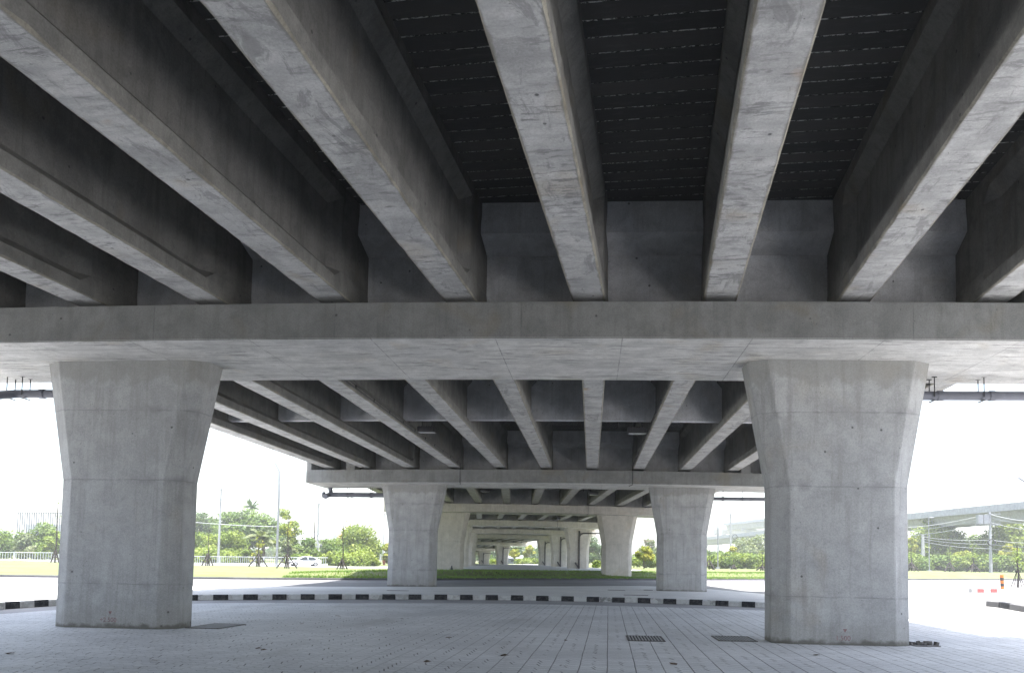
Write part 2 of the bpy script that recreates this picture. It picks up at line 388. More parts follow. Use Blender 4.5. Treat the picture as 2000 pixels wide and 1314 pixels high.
def sheet(name, poly, z, mat, kind='structure'):
    bm = bmesh.new(); bm.faces.new([bm.verts.new((p[0], p[1], z)) for p in poly])
    bm.normal_update(); bmesh.ops.triangulate(bm, faces=bm.faces); bmesh.ops.recalc_face_normals(bm, faces=bm.faces)
    me = bpy.data.meshes.new(name); bm.to_mesh(me); bm.free()
    if me.polygons[0].normal.z < 0: me.flip_normals()
    return tag(link(name, me, [mat]), kind=kind)
def smooth_line(pts, n=8):
    out = []; P = [Vector(p) for p in pts]
    for i in range(len(P)-1):
        a, b, c, d = P[max(i-1, 0)], P[i], P[i+1], P[min(i+2, len(P)-1)]
        for k in range(n):
            t = k/n
            out.append(.5*((2*b)+(c-a)*t+(2*a-5*b+4*c-d)*t*t+(-a+3*b-3*c+d)*t**3))
    return out+[P[-1]]
def resample(pts, step):
    out = [pts[0]]; acc = 0
    for a, b in zip(pts, pts[1:]):
        L = (b-a).length; t = step-acc
        while t <= L: out.append(a+(b-a)*(t/L)); t += step
        acc = (acc+L) % step
    return out
def sstep(x, a, b):
    t = min(max((x-a)/(b-a), 0), 1); return t*t*(3-2*t)

# ------------------------------------------------------------------ ground
K1 = [Vector(p) for p in [(-15.2, 2), (-15.9, 11), (-16.25, 18), (-16.2, 21.2), (-15.6, 23.8), (-14.0, 26.1), (-11.6, 27.6), (-8.2, 29.2), (-3.6, 30.4), (.6, 30.5), (3.8, 29.9), (6.3, 28.75), (8.3, 28.2), (9.7, 29.6), (10.2, 33)]]
K1s = resample(smooth_line(K1, 10), .5)
K2 = [Vector(p) for p in [(-130, 52), (-80, 45.5), (-56, 45.2), (-37.6, 46.7), (-26.7, 49.4), (-15.5, 54.2), (-6.4, 61.6), (4.3, 69.2), (18.5, 79.3), (41, 98.5), (60, 112.5), (110, 142), (190, 185)]]
K2s = resample(smooth_line(K2, 8), 1.0)
g = sheet('ground', [(-900, -300), (900, -300), (900, 1600), (-900, 1600)], -.06, M['soil'])
tag(sheet('road', [(-140, -60), (190, -60), (190, 186), (110, 143), (60, 113), (18.5, 79.6), (-6.4, 62), (-26.7, 50), (-56, 46), (-130, 53)], 0, M['asphalt']))
pv = [(-15.0, -40), (-15.0, 8), (-15.2, 17), (-15.1, 19.2), (-14.6, 22), (-12.6, 25.0), (-8.2, 26.6), (-4., 28.0), (.6, 28.1), (6, 27.2), (9.5, 24.6), (12, 20.5), (14, 15), (15, 8), (15, -40)]
pvs = [(p.x, p.y) for p in smooth_line([Vector(p) for p in pv], 5)]
sheet('forecourt', [(9.9, 24), (12.4, 20.5), (14.2, 15), (14.9, 8), (14.9, -60), (170, -60), (170, 165), (110, 131), (60, 101), (24, 70), (3.4, 52), (6.5, 50), (9, 43), (10.3, 33), (9.8, 28)], .002, M['farpave'])
sheet('forecourt', [(-34, 2), (-15.2, 2), (-15.1, -60), (-130, -60), (-130, 36), (-80, 33), (-50, 33), (-34, 35.2)], .002, M['farpave'])
sheet('gutter', [(p.x, p.y) for p in K1s[:-6]]+[(9, 20), (-10, 18), (-14, 2)], .003, M['gutter'])
sheet('paved_plaza', pvs, .004, M['pavers'])

def island_h(x, y): return .155 - .125*sstep(y, 30, 41)
isl = [Vector((p.x, p.y)) for p in K1s]
cap_l = [(9.8, 38), (8.8, 43), (6.5, 50), (3.2, 51.8), (-1.8, 48), (-8.6, 43.4), (-20, 37), (-34, 35), (-34, 2)]
def island():
    poly = [(p.x, p.y) for p in isl] + cap_l
    bm = bmesh.new(); f = bm.faces.new([bm.verts.new((x, y, 0)) for x, y in poly])
    f.normal_update(); bmesh.ops.triangulate(bm, faces=[f])
    for yy in range(24, 52, 3):
        bmesh.ops.bisect_plane(bm, geom=bm.verts[:]+bm.edges[:]+bm.faces[:], plane_co=(0, yy, 0), plane_no=(0, 1, 0))
    for v in bm.verts: v.co.z = island_h(v.co.x, v.co.y) - .004
    bmesh.ops.recalc_face_normals(bm, faces=bm.faces)
    me = bpy.data.meshes.new('pavement'); bm.to_mesh(me); bm.free()
    if me.polygons[0].normal.z < 0: me.flip_normals()
    return tag(link('pavement', me, [M['slab']]), kind='structure')
island()

def kerb(name, pts, w, h, mats, z0=0., side=1, gap=.006, start=0, kind='structure'):
    mb = MB()
    for i in range(len(pts)-1):
        a, b = pts[i].to_3d(), pts[i+1].to_3d(); d = (b-a).normalized(); nrm = Vector((-d.y, d.x, 0))*side
        mb.cur = (i+start) % len(mats)
        a = a+d*gap; b = b-d*gap; k = .03; dz = random.uniform(-.004, .004)
        sec = [(0, z0-.02), (.01, z0+h-k), (k, z0+h), (w-.01, z0+h), (w, z0-.02)]
        mb.loft([[Vector((p.x+nrm.x*u, p.y+nrm.y*u, z+dz)) for u, z in sec] for p in (a, b)])
    return tag(mb.build(name, mats), kind=kind)
kerb('kerb', K1s, .18, .205, [M['kw'], M['kb']])
kerb('kerb', K2s, .3, .15, [M['darkkerb']], 0, 1, .004)

def hill(x, y):
    h = .2 + .42*sstep(x, -30, -13) + .3*sstep(-x, 56, 75) + .25*sstep(x, 14, 45)
    return h
def lawn():
    ts = [.28, .6, 1.1, 1.8, 2.8, 4.2, 6.5, 10, 15, 22, 32, 48, 75, 120, 190, 300]
    vs = []; fs = []; P = K2s[::2]; n = len(ts)
    for i, p in enumerate(P):
        a = P[max(i-4, 0)]; b = P[min(i+4, len(P)-1)]; d = (b-a).normalized(); nr = Vector((-d.y, d.x)); nr = (nr+Vector((-.12, .9))*.9).normalized()
        for t in ts:
            x, y = p.x+nr.x*t, p.y+nr.y*t
            z = .14 + (hill(x, y)-.14)*sstep(t, .2, 5.0) + (random.uniform(-.03, .03) if .5 < t < 12 else 0)
            vs.append((x, y, z))
    for i in range(len(P)-1):
        for j in range(n-1):
            a = i*n+j; fs.append((a, a+n, a+n+1, a+1))
    me = mesh('lawn', vs, fs); 
    if me.polygons[5].normal.z < 0: me.flip_normals()
    me.polygons.foreach_set('use_smooth', [True]*len(me.polygons))
    tag(link('lawn', me, [M['grass']]), kind='structure')
lawn()
def draped(name, poly, dz, mat, step=3.):
    bm = bmesh.new(); f = bm.faces.new([bm.verts.new((x, y, 0)) for x, y in poly]); f.normal_update(); bmesh.ops.triangulate(bm, faces=[f])
    xs = [p[0] for p in poly]; ys = [p[1] for p in poly]
    for ax, lo, hi in ((0, min(xs), max(xs)), (1, min(ys), max(ys))):
        q = lo+step
        while q < hi:
            no = (1, 0, 0) if ax == 0 else (0, 1, 0); co = (q, 0, 0) if ax == 0 else (0, q, 0)
            bmesh.ops.bisect_plane(bm, geom=bm.verts[:]+bm.edges[:]+bm.faces[:], plane_co=co, plane_no=no); q += step
    for v in bm.verts: v.co.z = hill(v.co.x, v.co.y)+dz
    bmesh.ops.recalc_face_normals(bm, faces=bm.faces)
    me = bpy.data.meshes.new(name); bm.to_mesh(me); bm.free()
    if me.polygons[0].normal.z < 0: me.flip_normals()
    return tag(link(name, me, [mat]), kind='structure')
# far pavement under the curving overpass and the side road to the left of it
draped('far_pavement', [(-18, 78), (-4, 74.5), (3.5, 80), (6, 92), (1, 112), (-4, 140), (-12, 175), (-20, 230), (-70, 240), (-45, 190), (-28, 150), (-22, 112)], .03, M['slab'], 6)
draped('side_road', [(-96, 92), (-58, 92), (-50, 101), (-40, 101.5), (-21, 92), (-21.8, 110), (-28, 148), (-32, 140), (-34, 116), (-44, 113), (-58, 108), (-96, 104)], .035, M['farpave'], 6)

def blades(name, N, area, size, mat, label, cat='grass'):
    P = []; 
    for _ in range(N):
        x, y, z = area(); h = size*random.uniform(.5, 1.4); a = random.uniform(0, PI); w = size*.22
        dx, dy = math.cos(a)*w, math.sin(a)*w; lx, ly = random.uniform(-.5, .5)*h, random.uniform(-.5, .5)*h
        P.append(((x-dx, y-dy, z-.02), (x+dx, y+dy, z-.02), (x+lx, y+ly, z+h)))
    vs = [q for t in P for q in t]; fs = [(3*i, 3*i+1, 3*i+2) for i in range(N)]
    return tag(link(name, mesh(name, vs, fs), [mat]), label, cat, kind='stuff')
def mound_area():
    i = random.randrange(len(K2s)); 
    while not (-22 < K2s[i].x < 26): i = random.randrange(len(K2s))
    p = K2s[i]; t = random.choice([random.uniform(.3, 1.2), random.uniform(.3, 9)]); q = K2s[min(i+3, len(K2s)-1)]-K2s[max(i-3, 0)]; q.normalize()
    nr = (Vector((-q.y, q.x))+Vector((-.12, .9))*.9).normalized()
    x, y = p.x+nr.x*t+q.x*random.random(), p.y+nr.y*t+q.y*random.random()
    return x, y, .14+(hill(x, y)-.14)*sstep(t, .2, 5)-.02
blades('grass_tufts', 30000, mound_area, .14, M['lf_lush'], 'ragged green grass along the raised verge between the piers')

# ------------------------------------------------------------------ overpass
SPAN = 27.3475; PIER_F = 15.93
bents = [  # centre x, y of the bent, heading (rad, counter-clockwise), height drop
    (-12.6, 16.15-3*SPAN, R(-8), 0), (-8.4, 16.15-2*SPAN, R(-7), 0), (-4.95, 16.15-SPAN, R(-5), 0), (-2.62, 16.15, 0, 0), (-2.66, 16.15+SPAN, 0, 0),
    (-5.38, 69.85, R(6.5), 0), (-9.4, 97.3, R(7.5), 0), (-12.9, 124.5, R(7.5), 0), (-16.8, 151.7, R(11), 0),
    (-28.2, 177.0, R(21), -.85), (-36.2, 202.5, R(18), -1.9), (-46, 228, R(18), -2.9)]
HP = 7.67; DECK_H = 12.9; CAP_H = 13.38
CROWN = .0007
OFFS = [-12.15] + [2.54*k + .06 for k in range(-4, 5)] + [12.2]
over = empty('concrete_overpass', (-2.6, 0, 0), 0, 'grey concrete overpass on flared piers with deep girders, curving away to the left', 'overpass')
over.location = (0, 0, 0)

def pier_mesh(base):
    # rings of an eight-cornered section: half width hw, chamfer w x e, front at y=-.22, back .80
    def ring(hw, z):
        w, e, y0, y1 = .34*(hw/1.377)**.3, .205, -.22, .78
        return [Vector(p) for p in [(-hw+w, y0, z), (hw-w, y0, z), (hw, y0+e, z), (hw, y1-e, z), (hw-w, y1, z), (-hw+w, y1, z), (-hw, y1-e, z), (-hw, y0+e, z)]]
    mb = MB(); zs = [(base-.4, 1.377), (3.2, 1.377), (5.9, 1.873)]
    rings = []
    for i, (z, hw) in enumerate(zs): rings.append(ring(hw, z))
    mb.loft(rings); me = mb.build('tmp', [M['pier']], bevel=.012).data
    return me
PM = {}
def get_pier(base):
    if base not in PM:
        PM[base] = pier_mesh(base)
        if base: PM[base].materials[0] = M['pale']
        o = [q for q in col.objects if q.name.startswith('tmp')][0]; bpy.data.objects.remove(o)
    return PM[base]
def crown(x): return -CROWN*x*x
def cap_mesh():
    mb = MB(); xs = [(-CAP_H + 2*CAP_H*i/24) for i in range(25)]
    rings = [[Vector((x, -1.7, 5.85+crown(x))), Vector((x, 1.7, 5.85+crown(x))), Vector((x, 1.7, 6.57+crown(x))), Vector((x, -1.7, 6.57+crown(x)))] for x in xs]
    mb.loft(rings)
    for sg in (-1, 1):                       # end walls and seat blocks
        x0, x1 = sorted((sg*CAP_H, sg*(CAP_H-.28))); c = crown(CAP_H)
        mb.box((x0+.004*sg, -1.66, 6.55+c), (x1, 1.66, 7.25+c))
        a, b = sorted((sg*10.62, sg*11.12)); c = crown(11)
        mb.box((a, -1.66, 6.55+c), (b, 1.2, 7.02+c))
    me = mesh('pier_cap', mb.v, mb.f)
    bm = bmesh.new(); bm.from_mesh(me); bmesh.ops.recalc_face_normals(bm, faces=bm.faces)
    ed = [e for e in bm.edges if len(e.link_faces) == 2 and e.calc_face_angle(0) > .6]
    bmesh.ops.bevel(bm, geom=ed, offset=.018, segments=2, affect='EDGES')
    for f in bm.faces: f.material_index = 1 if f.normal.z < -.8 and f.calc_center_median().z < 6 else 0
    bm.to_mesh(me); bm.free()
    me.materials.append(M['cap']); me.materials.append(M['cap_soffit_lit']); return me
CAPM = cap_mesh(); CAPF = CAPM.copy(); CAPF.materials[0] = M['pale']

def girder_mesh(L):
    rr_ = random.Random(3)
    def prof(w, y): 
        j = rr_.random()**3*.03; k = rr_.random()**3*.035
        hp = [(.302-j, 0), (.322, .02+k), (.322, .25), (w, .44), (w, 1.68), (.322, 1.9), (.322, 2.14)]
        return [Vector((x, y, z)) for x, z in hp] + [Vector((-x, y, z)) for x, z in reversed(hp)]
    mb = MB(); E_, T = 1.75, 2.05
    ys = [(0, .305), (E_, .305), (T, .125)] + [(T+(L-2*T)*i/80, .125) for i in range(1, 80)] + [(L-T, .125), (L-E_, .305), (L, .305)]
    ys = [(E_*q/8, .305) for q in range(8)] + ys[1:]
    mb.loft([prof(w, y) for y, w in ys])
    me = mesh('girder', mb.v, mb.f); bm = bmesh.new(); bm.from_mesh(me); bmesh.ops.recalc_face_normals(bm, faces=bm.faces); bm.to_mesh(me); bm.free()
    for q in (M['girder'], M['girder_flange_shaded'], M['girder_web_shaded'], M['arris']): me.materials.append(q)
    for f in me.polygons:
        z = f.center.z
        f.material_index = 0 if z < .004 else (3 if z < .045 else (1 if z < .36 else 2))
    return me
GM = {}
def cross(bt, off, along=0):
    x, y, h, dz = bt; return Vector((x+math.cos(h)*off-math.sin(h)*along, y+math.sin(h)*off+math.cos(h)*along, dz))

spans = []
for i, bt in enumerate(bents):
    x, y, h, dz = bt
    base = 0 if i < 5 else .3
    for k, sg in enumerate((-1, 1)):
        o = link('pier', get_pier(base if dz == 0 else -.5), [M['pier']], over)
        off = HP*sg
        p = cross(bt, off); o.location = (p.x, p.y, dz); o.rotation_euler = (0, 0, h)
        o['row'] = i
    cp = link('pier_cap', CAPM if i < 5 else CAPF, [M['cap'], M['cap_soffit_lit']], over); cp.location = (x, y, dz); cp.rotation_euler = (0, 0, h)
for o in [q for q in over.children if q.name.startswith('pier') and 'row' in q]: del o['row']
near_piers = [q for q in over.children if q.name.startswith('pier') and not q.name.startswith('pier_cap')][6:8]

ZG = 6.70
for i in range(len(bents)-1):
    A, B = bents[i], bents[i+1]
    d0 = Vector((B[0]-A[0], B[1]-A[1])); hd = math.atan2(-d0.x, d0.y)
    for j, off in enumerate(OFFS):
        a = cross(A, off, .06); b = cross(B, off, -.06)
        a.z += ZG+crown(off); b.z += ZG+crown(off); L = (b-a).length
        key = round(L, 1)
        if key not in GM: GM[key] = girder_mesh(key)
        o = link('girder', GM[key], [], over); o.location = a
        v = (b-a).normalized(); o.rotation_euler = (math.asin(v.z), 0, math.atan2(-v.x, v.y))
    # deck slab and diaphragms in the span's own frame
    org = Vector((A[0], A[1], 0)); rot = Matrix.Rotation(hd, 3, 'Z'); inv = rot.transposed()
    def loc(off, t, z, al=0):               # t 0..1 along the span
        p = cross(A, off, al).lerp(cross(B, off, -al), t); p.z += z+crown(off); return inv @ (p-org)
    Ld = d0.length
    mb = MB(); cols = [-DECK_H+2*DECK_H*k/20 for k in range(21)]
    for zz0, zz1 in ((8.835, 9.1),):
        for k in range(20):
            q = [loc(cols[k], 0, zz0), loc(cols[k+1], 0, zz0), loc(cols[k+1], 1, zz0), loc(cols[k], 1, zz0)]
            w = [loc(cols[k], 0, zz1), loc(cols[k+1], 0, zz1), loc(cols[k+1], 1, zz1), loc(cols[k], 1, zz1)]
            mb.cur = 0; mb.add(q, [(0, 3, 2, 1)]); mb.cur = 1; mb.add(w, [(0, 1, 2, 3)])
    mb.cur = 1
    for sg in (-1, 1):
        e0, e1 = sg*DECK_H, sg*(DECK_H-.28)
        for (u, v) in ((0, 1),):
            ring = lambda t: [loc(e0, t, 8.70), loc(e0, t, 10.1), loc(e0-sg*.22, t, 10.1), loc(e1, t, 9.1), loc(e1, t, 8.70)]
            mb.loft([ring(0), ring(.5), ring(1)])
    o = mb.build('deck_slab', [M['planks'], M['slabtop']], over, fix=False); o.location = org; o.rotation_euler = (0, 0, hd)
    # diaphragms: an upper beam and a recessed full wall at each end, one beam at mid span
    def dia(t, y0, y1, z0, z1, nm='diaphragm', dz0=0, dz1=0):
        mb = MB()
        for k in range(len(OFFS)-1):
            a0, a1 = OFFS[k]+.1, OFFS[k+1]-.1
            P = []
            for (yy, zz) in ((y0, z0+dz0), (y1, z0+dz1), (y1, z1), (y0, z1)):
                for off in (a0, a1):
                    p = loc(off, t, zz); p.y += yy; P.append(p)
            mb.loft([[P[0], P[2], P[4], P[6]], [P[1], P[3], P[5], P[7]]])
        o = mb.build(nm, [M['diaphragm']], over); o.location = org; o.rotation_euler = (0, 0, hd)
    dia(1, -1.05, -.45, 7.96, 8.84, dz0=.24); dia(1, -.44, -.2, 6.66, 8.84)
    dia(0, .45, 1.05, 7.96, 8.84, dz1=.24); dia(0, .2, .44, 6.66, 8.84)
    dia(.5, -.14, .14, 7.08, 8.84)

# painted height marks on the two near piers: a triangle over a number
def marks(p, text, lx, lz, size, dot=None):
    root = None
    cu = bpy.data.curves.new('t', 'FONT'); cu.body = text; cu.size = size; cu.extrude = .0005; cu.align_x = 'CENTER'
    to = bpy.data.objects.new('t', cu); col.objects.link(to)
    dg = bpy.context.evaluated_depsgraph_get(); me = bpy.data.meshes.new_from_object(to.evaluated_get(dg))
    bpy.data.objects.remove(to); bpy.data.curves.remove(cu)
    me.transform(Matrix.Rotation(PI/2, 4, 'X')); me.transform(Matrix.Translation((lx, -.2225, lz)))
    me.materials.clear()
    bm = bmesh.new(); bm.from_mesh(me); s = size*.30; h = lz+size*1.35
    vs = [bm.verts.new((lx+.04+a*s, -.2232, h+b*s)) for a, b in ((-1, 1.1), (0, -.7), (1, 1.1))]
    bm.faces.new(vs); bm.to_mesh(me); bm.free()
    o = link('painted_mark', me, [M['mark']], p)
    tag(o, 'faded red painted triangle above the number %s' % text); return o
marks(near_piers[0], '+2.500', -.05, .14, .135)
marks(near_piers[1], '1.500', .0, .10, .135)
tag(near_piers[0], 'left near pier with a small faded triangle and +2.500 painted at its foot')
tag(near_piers[1], 'right near pier with a small faded triangle and 1.500 painted at its foot')

# ------------------------------------------------------------------ pipes, lamps, conduits
def elbow(a, b, c, r, n=6):
    a, b, c = Vector(a), Vector(b), Vector(c); p = b+(a-b).normalized()*r; q = b+(c-b).normalized()*r
    return [p.lerp(b, t).lerp(b.lerp(q, t), t) for t in [i/n for i in range(n+1)]]
def drain_pipe(xa, xb, Y, z, cz, r, label, endsign, hang, riser=False, group='horizontal drain pipes under the caps'):
    root = empty('drain_pipe', (xa, Y, z), 0, label, 'pipe', group)
    mb = MB(); L = xb-xa
    end = (L, 0, 0)
    pts = [(0, 0, 0), (L*.5, 0, .0)]
    pts += elbow((0, 0, 0), (L, 0, 0), (L+endsign*.0, -.5, -.15), .22)
    pts += [(L, -.55, -.16)]
    mb.tube(pts, r, 14)
    for t in (.3, .62): mb.tube([(L*t-.06, 0, 0), (L*t+.06, 0, 0)], r*1.16, 14)
    if riser: mb.tube([(L-endsign*.15, 0, 0), (L-endsign*.05, 0, cz-z)], r*.9, 12); mb.tube([(L-.25*1, 0, -.02), (L+endsign*.35, 0, -.02)], r*1.35, 12)
    mb.build('pipe', M['pipe'], root, smooth=False)
    for hx in hang:
        hb = MB(); top = cz-z
        for dy in (-r-.03, r+.03):
            hb.tube([(hx-xa, dy, -.05), (hx-xa, dy, top)], .012, 6)
            hb.box((hx-xa-.09, dy-.03, top-.02), (hx-xa+.09, dy+.03, top+.005))
            hb.box((hx-xa-.05, dy-.02, top-.06), (hx-xa+.05, dy+.02, top-.02))
        hb.box((hx-xa-.02, -r-.05, -r-.03), (hx-xa+.02, r+.05, -r-.012))
        hb.build('hanger', M['darksteel'], root)
    return root
def pp(x, y, z):                    # where the sight line meets height z
    return on(x, y, z)
pz = 5.43
p = at(1900, 774, 17.35)
drain_pipe(6.6, 10.05, 17.35, at(1900, 773, 17.35).z, 5.82, .10, 'dark grey drain pipe hung under the near cap, right of the right near pier', 1, (at(1826, 760, 17.2).x, at(1923, 760, 17.2).x))
zl = at(50, 769, 17.35).z
drain_pipe(-12.0, -13.9, 17.35, zl, 5.82, .10, 'dark grey drain pipe hung under the near cap, left of the left near pier', -1, (at(12, 760, 17.2).x, -13.6))
drain_pipe(-12.0, at(642, 965, 44.7).x, 44.7, at(690, 966, 44.7).z, 5.84, .14, 'grey drain pipe with capped end under the left end of the second cap', -1, (at(680, 960, 44.7).x, at(725, 960, 44.7).x), True)
drain_pipe(6.0, at(1530, 974, 44.7).x, 44.7, at(1440, 974, 44.7).z, 5.84, .10, 'grey drain pipe beside the right pier of the second row', 1, (at(1412, 960, 44.7).x, at(1450, 960, 44.7).x))

def downpipe(i, label, xoff, ztop, zbr, xr, group='dark downpipes on the far right piers'):
    bt = bents[i+2]; p = cross(bt, HP+xoff, -.36); root = empty('downpipe', (p.x, p.y, .55), bt[2], label, 'downpipe', group)
    mb = MB(); b0 = .55
    mb.tube([(0, 0, 0), (0, 0, ztop-b0)], .10, 10)
    for q in (.25, .5, .75): mb.tube([(0, 0, (ztop-b0)*q-.04), (0, 0, (ztop-b0)*q+.04)], .125, 10)
    mb.tube([(0, 0, .15), (-.28, -.05, .55), (-.5, -.08, .9)], .11, 10)
    mb.tube([(0, 0, zbr-b0-.5), (.12, 0, zbr-b0-.2), (.45, 0, zbr-b0), (xr, 0, zbr-b0+.03)], .085, 10)
    mb.build('pipe', M['blackpipe'], root)
    return root
downpipe(4, 'dark downpipe with long side branch on right pier of fourth row', .08, 5.45, 5.15, 4.3)
downpipe(5, 'dark downpipe with side branch on right pier of fifth row', .1, 5.5, 5.25, 3.0)
downpipe(6, 'dark downpipe with side branch on right pier of sixth row', -.2, 5.4, 5.2, 3.)
downpipe(7, 'dark downpipe with long straight branch on right pier of seventh row', .05, 4.6, 4.4, 4.5)
downpipe(8, 'dark downpipe with branch on farthest right pier', -.3, 3.4, 3.3, 3.3)

def floodlight(pos, rz, label, w=.72):
    root = empty('floodlight', pos, rz, label, 'floodlight', 'floodlights under the overpass')
    mb = MB(); mb.box((-w/2, -.2, -.11), (w/2, .2, .11)); mb.box((-w/2+.08, -.27, -.06), (w/2-.08, -.2, .06))
    for k in range(7): mb.box((-w/2+.05+k*.1, -.16, .11), (-w/2+.07+k*.1, .16, .15))
    mb.build('housing', M['darksteel'], root, bevel=.01)
    g_ = MB(); g_.box((-w/2+.05, -.17, -.125), (w/2-.05, .17, -.108)); g_.build('glass', M['glass'], root)
    b = MB(); b.tube([(-.2, 0, .11), (-.2, 0, .42), (.2, 0, .42), (.2, 0, .11)], .02, 6); b.tube([(-.75*np.sign(1), 0, .42), (.2, 0, .42)], .022, 6)
    b.tube([(-.75, 0, .42), (-.75, 0, .1)], .02, 6)
    b.build('bracket', M['darksteel'], root)
    return root
f1 = floodlight(at(834, 839, 30.6), 0, 'nearer left floodlight with black housing, on a bracket beside a second span girder')
f2 = floodlight(at(1244, 841, 30.0), 0, 'nearer right floodlight, black box beside the conduit of a second span girder')
f2.children[2].scale = (-1, 1, 1)
floodlight(at(947, 957, 57.5), R(5), 'small floodlight under the third span, on its left')
f4 = floodlight(at(1159, 963, 57.5), R(5), 'small floodlight under the third span, on its right'); f4.children[2].scale = (-1, 1, 1)
f5 = floodlight(at(1088, 1012, 84), R(7), 'tiny far floodlight under the fourth span'); f5.children[2].scale = (-1, 1, 1)

def conduit(i, off, side, label, n_=2):
    A, B = bents[i+2], bents[i+3]; root = empty('conduit', (0, 0, 0), 0, label, 'conduit', 'lighting conduits along the girders')
    mb = MB()
    for k in range(n_):
        o_ = off+side*(.345+.0*k); z = ZG+crown(off)+.10+.09*k
        a = cross(A, o_, 1.75); b = cross(B, o_, -1.72); a.z += z; b.z += z; mb.tube([a, b], .016, 6)
    mb.build('tube', M['darksteel'], root)
    cb = MB(); N = 12
    for q in range(N):
        a = cross(A, off+side*.345, 1.75).lerp(cross(B, off+side*.345, -1.72), (q+.5)/N); a.z += ZG+crown(off)+.145
        cb.box((a.x-.016, a.y-.02, a.z-.07), (a.x+.016, a.y+.02, a.z+.07))
    cb.build('clamp', M['darksteel'], root)
    p = cross(B, off+side*.345, -1.72); top = ZG+.15+B[3]+crown(off)
    d = MB(); d.tube([(p.x, p.y-.02, top), (p.x, p.y-.02, 5.83+B[3]), (p.x+.0, p.y+.1, 5.80+B[3]), (p.x-.15, p.y+1.0, 5.80+B[3])], .02, 6)
    d.build('tube', M['darksteel'], root)
conduit(1, OFFS[3], 1, 'pair of dark conduits clamped along the second span girder above the left floodlight')
conduit(1, OFFS[7], -1, 'dark conduit running along the second span girder above the right floodlight', 2)
conduit(2, OFFS[7], -1, 'thin conduit dropping down the face of the third cap', 1)
conduit(3, OFFS[7], -1, 'thin conduit dropping down the face of the fourth cap', 1)

# ------------------------------------------------------------------ drain grates, kerb bits, bollard, litter
def grate(cx, cy, w, l, rz, n, label, z=.0045, slope=0):
    root = empty('drain_grate', (cx, cy, z), rz, label, 'drain grate', 'drain grates in the paving')
    mb = MB(); t = .03
    for a, b in (((-w/2, -l/2), (w/2, -l/2+t)), ((-w/2, l/2-t), (w/2, l/2)), ((-w/2, -l/2+t), (-w/2+t, l/2-t)), ((w/2-t, -l/2+t), (w/2, l/2-t))):
        mb.box((a[0], a[1], .002), (b[0], b[1], .016))
    mb.build('frame', M['rust'], root)
    br = MB(); 
    for k in range(n):
        x = -w/2+t+(w-2*t)*(k+.5)/n; q = (w-2*t)/n*.26; br.box((x-q, -l/2+t, .003), (x+q, l/2-t, .014))
    br.build('bars', M['bar'], root)
    pt = MB(); pt.box((-w/2+t, -l/2+t, .0005), (w/2-t, l/2-t, .002)); pt.build('pit', M['pit'], root)
    return root
grate(1.12, 16.3, .76, 1.05, 0, 11, 'square iron drain grate in the open paving between the near piers')
grate(3.02, 16.7, .8, 1.05, 0, 11, 'iron drain grate close to the left foot of the right near pier')
grate(-8.42, 16.9, .78, 1.2, R(-3), 12, 'turned iron drain grate beside the right foot of the left near pier')
grate(6.72, 16.35, .5, .7, R(5), 6, 'broken drain grate beside the right foot of the right near pier')
rub = MB()
for k in range(14):
    x, y = 6.5+.034*k+random.uniform(-.03, .03), 16.28+random.uniform(-.12, .12)
    rub.box((-.05, -.03, 0), (.05, .03, random.uniform(.03, .09)), Matrix.Translation((x, y, .01)) @ Matrix.Rotation(random.uniform(0, 3), 4, 'Z') @ Matrix.Rotation(random.uniform(-.4, .4), 4, 'X'))
tag(rub.build('rubble_heap', M['rust']), 'small dark heap of broken rubble on the grate right of the right near pier', 'rubble')
for (x, y, w, lb) in ((1204, 1152, .95, 'thin dark drain slot in the far pavement, left of the two farther slots'), (1242, 1162, 1.1, 'thin dark drain slot in the far pavement, the nearest one to the striped kerb'), (1266, 1152, .5, 'short dark drain slot beside the left foot of the second row right pier'), (777, 1153, 1., 'thin dark drain slot at the foot of the second row left pier')):
    q = on(x, y, .08); z = island_h(q.x, q.y); q = on(x, y, z)
    grate(q.x, q.y, w, .2, R(3), 14, lb, z=z+.001)

# dead leaves
lf = MB(); lf.add([(-.05, -.03, .004), (.02, -.045, .012), (.06, 0, .006), (.02, .04, .02), (-.04, .03, .01)], [(0, 1, 2, 3, 4)])
proto = None
spots = [(1315, 1297, 'lone dead leaf'), (985, 1280, ''), (505, 1266, ''), (515, 1269, ''), (660, 1203, ''), (590, 1218, ''), (835, 1292, ''), (20, 1276, ''), (875, 1245, ''), (1100, 1300, ''), (785, 1208, ''), (1595, 1279, ''), (1895, 1207, ''), (1932, 1221, ''), (1105, 1250, ''), (300, 1290, '')]
for i, (x, y, _) in enumerate(spots):
    if proto is None: o = proto = lf.build('dead_leaf', M['deadleaf'])
    else: o = proto.copy(); col.objects.link(o)
    o.location = on(x, y, .006); o.rotation_euler = (0, 0, random.uniform(0, 6)); s = random.uniform(.7, 1.6); o.scale = (s, s, s)
    tag(o, 'small brown dead leaf lying on the paving', 'leaf', 'dead leaves scattered on the paving')

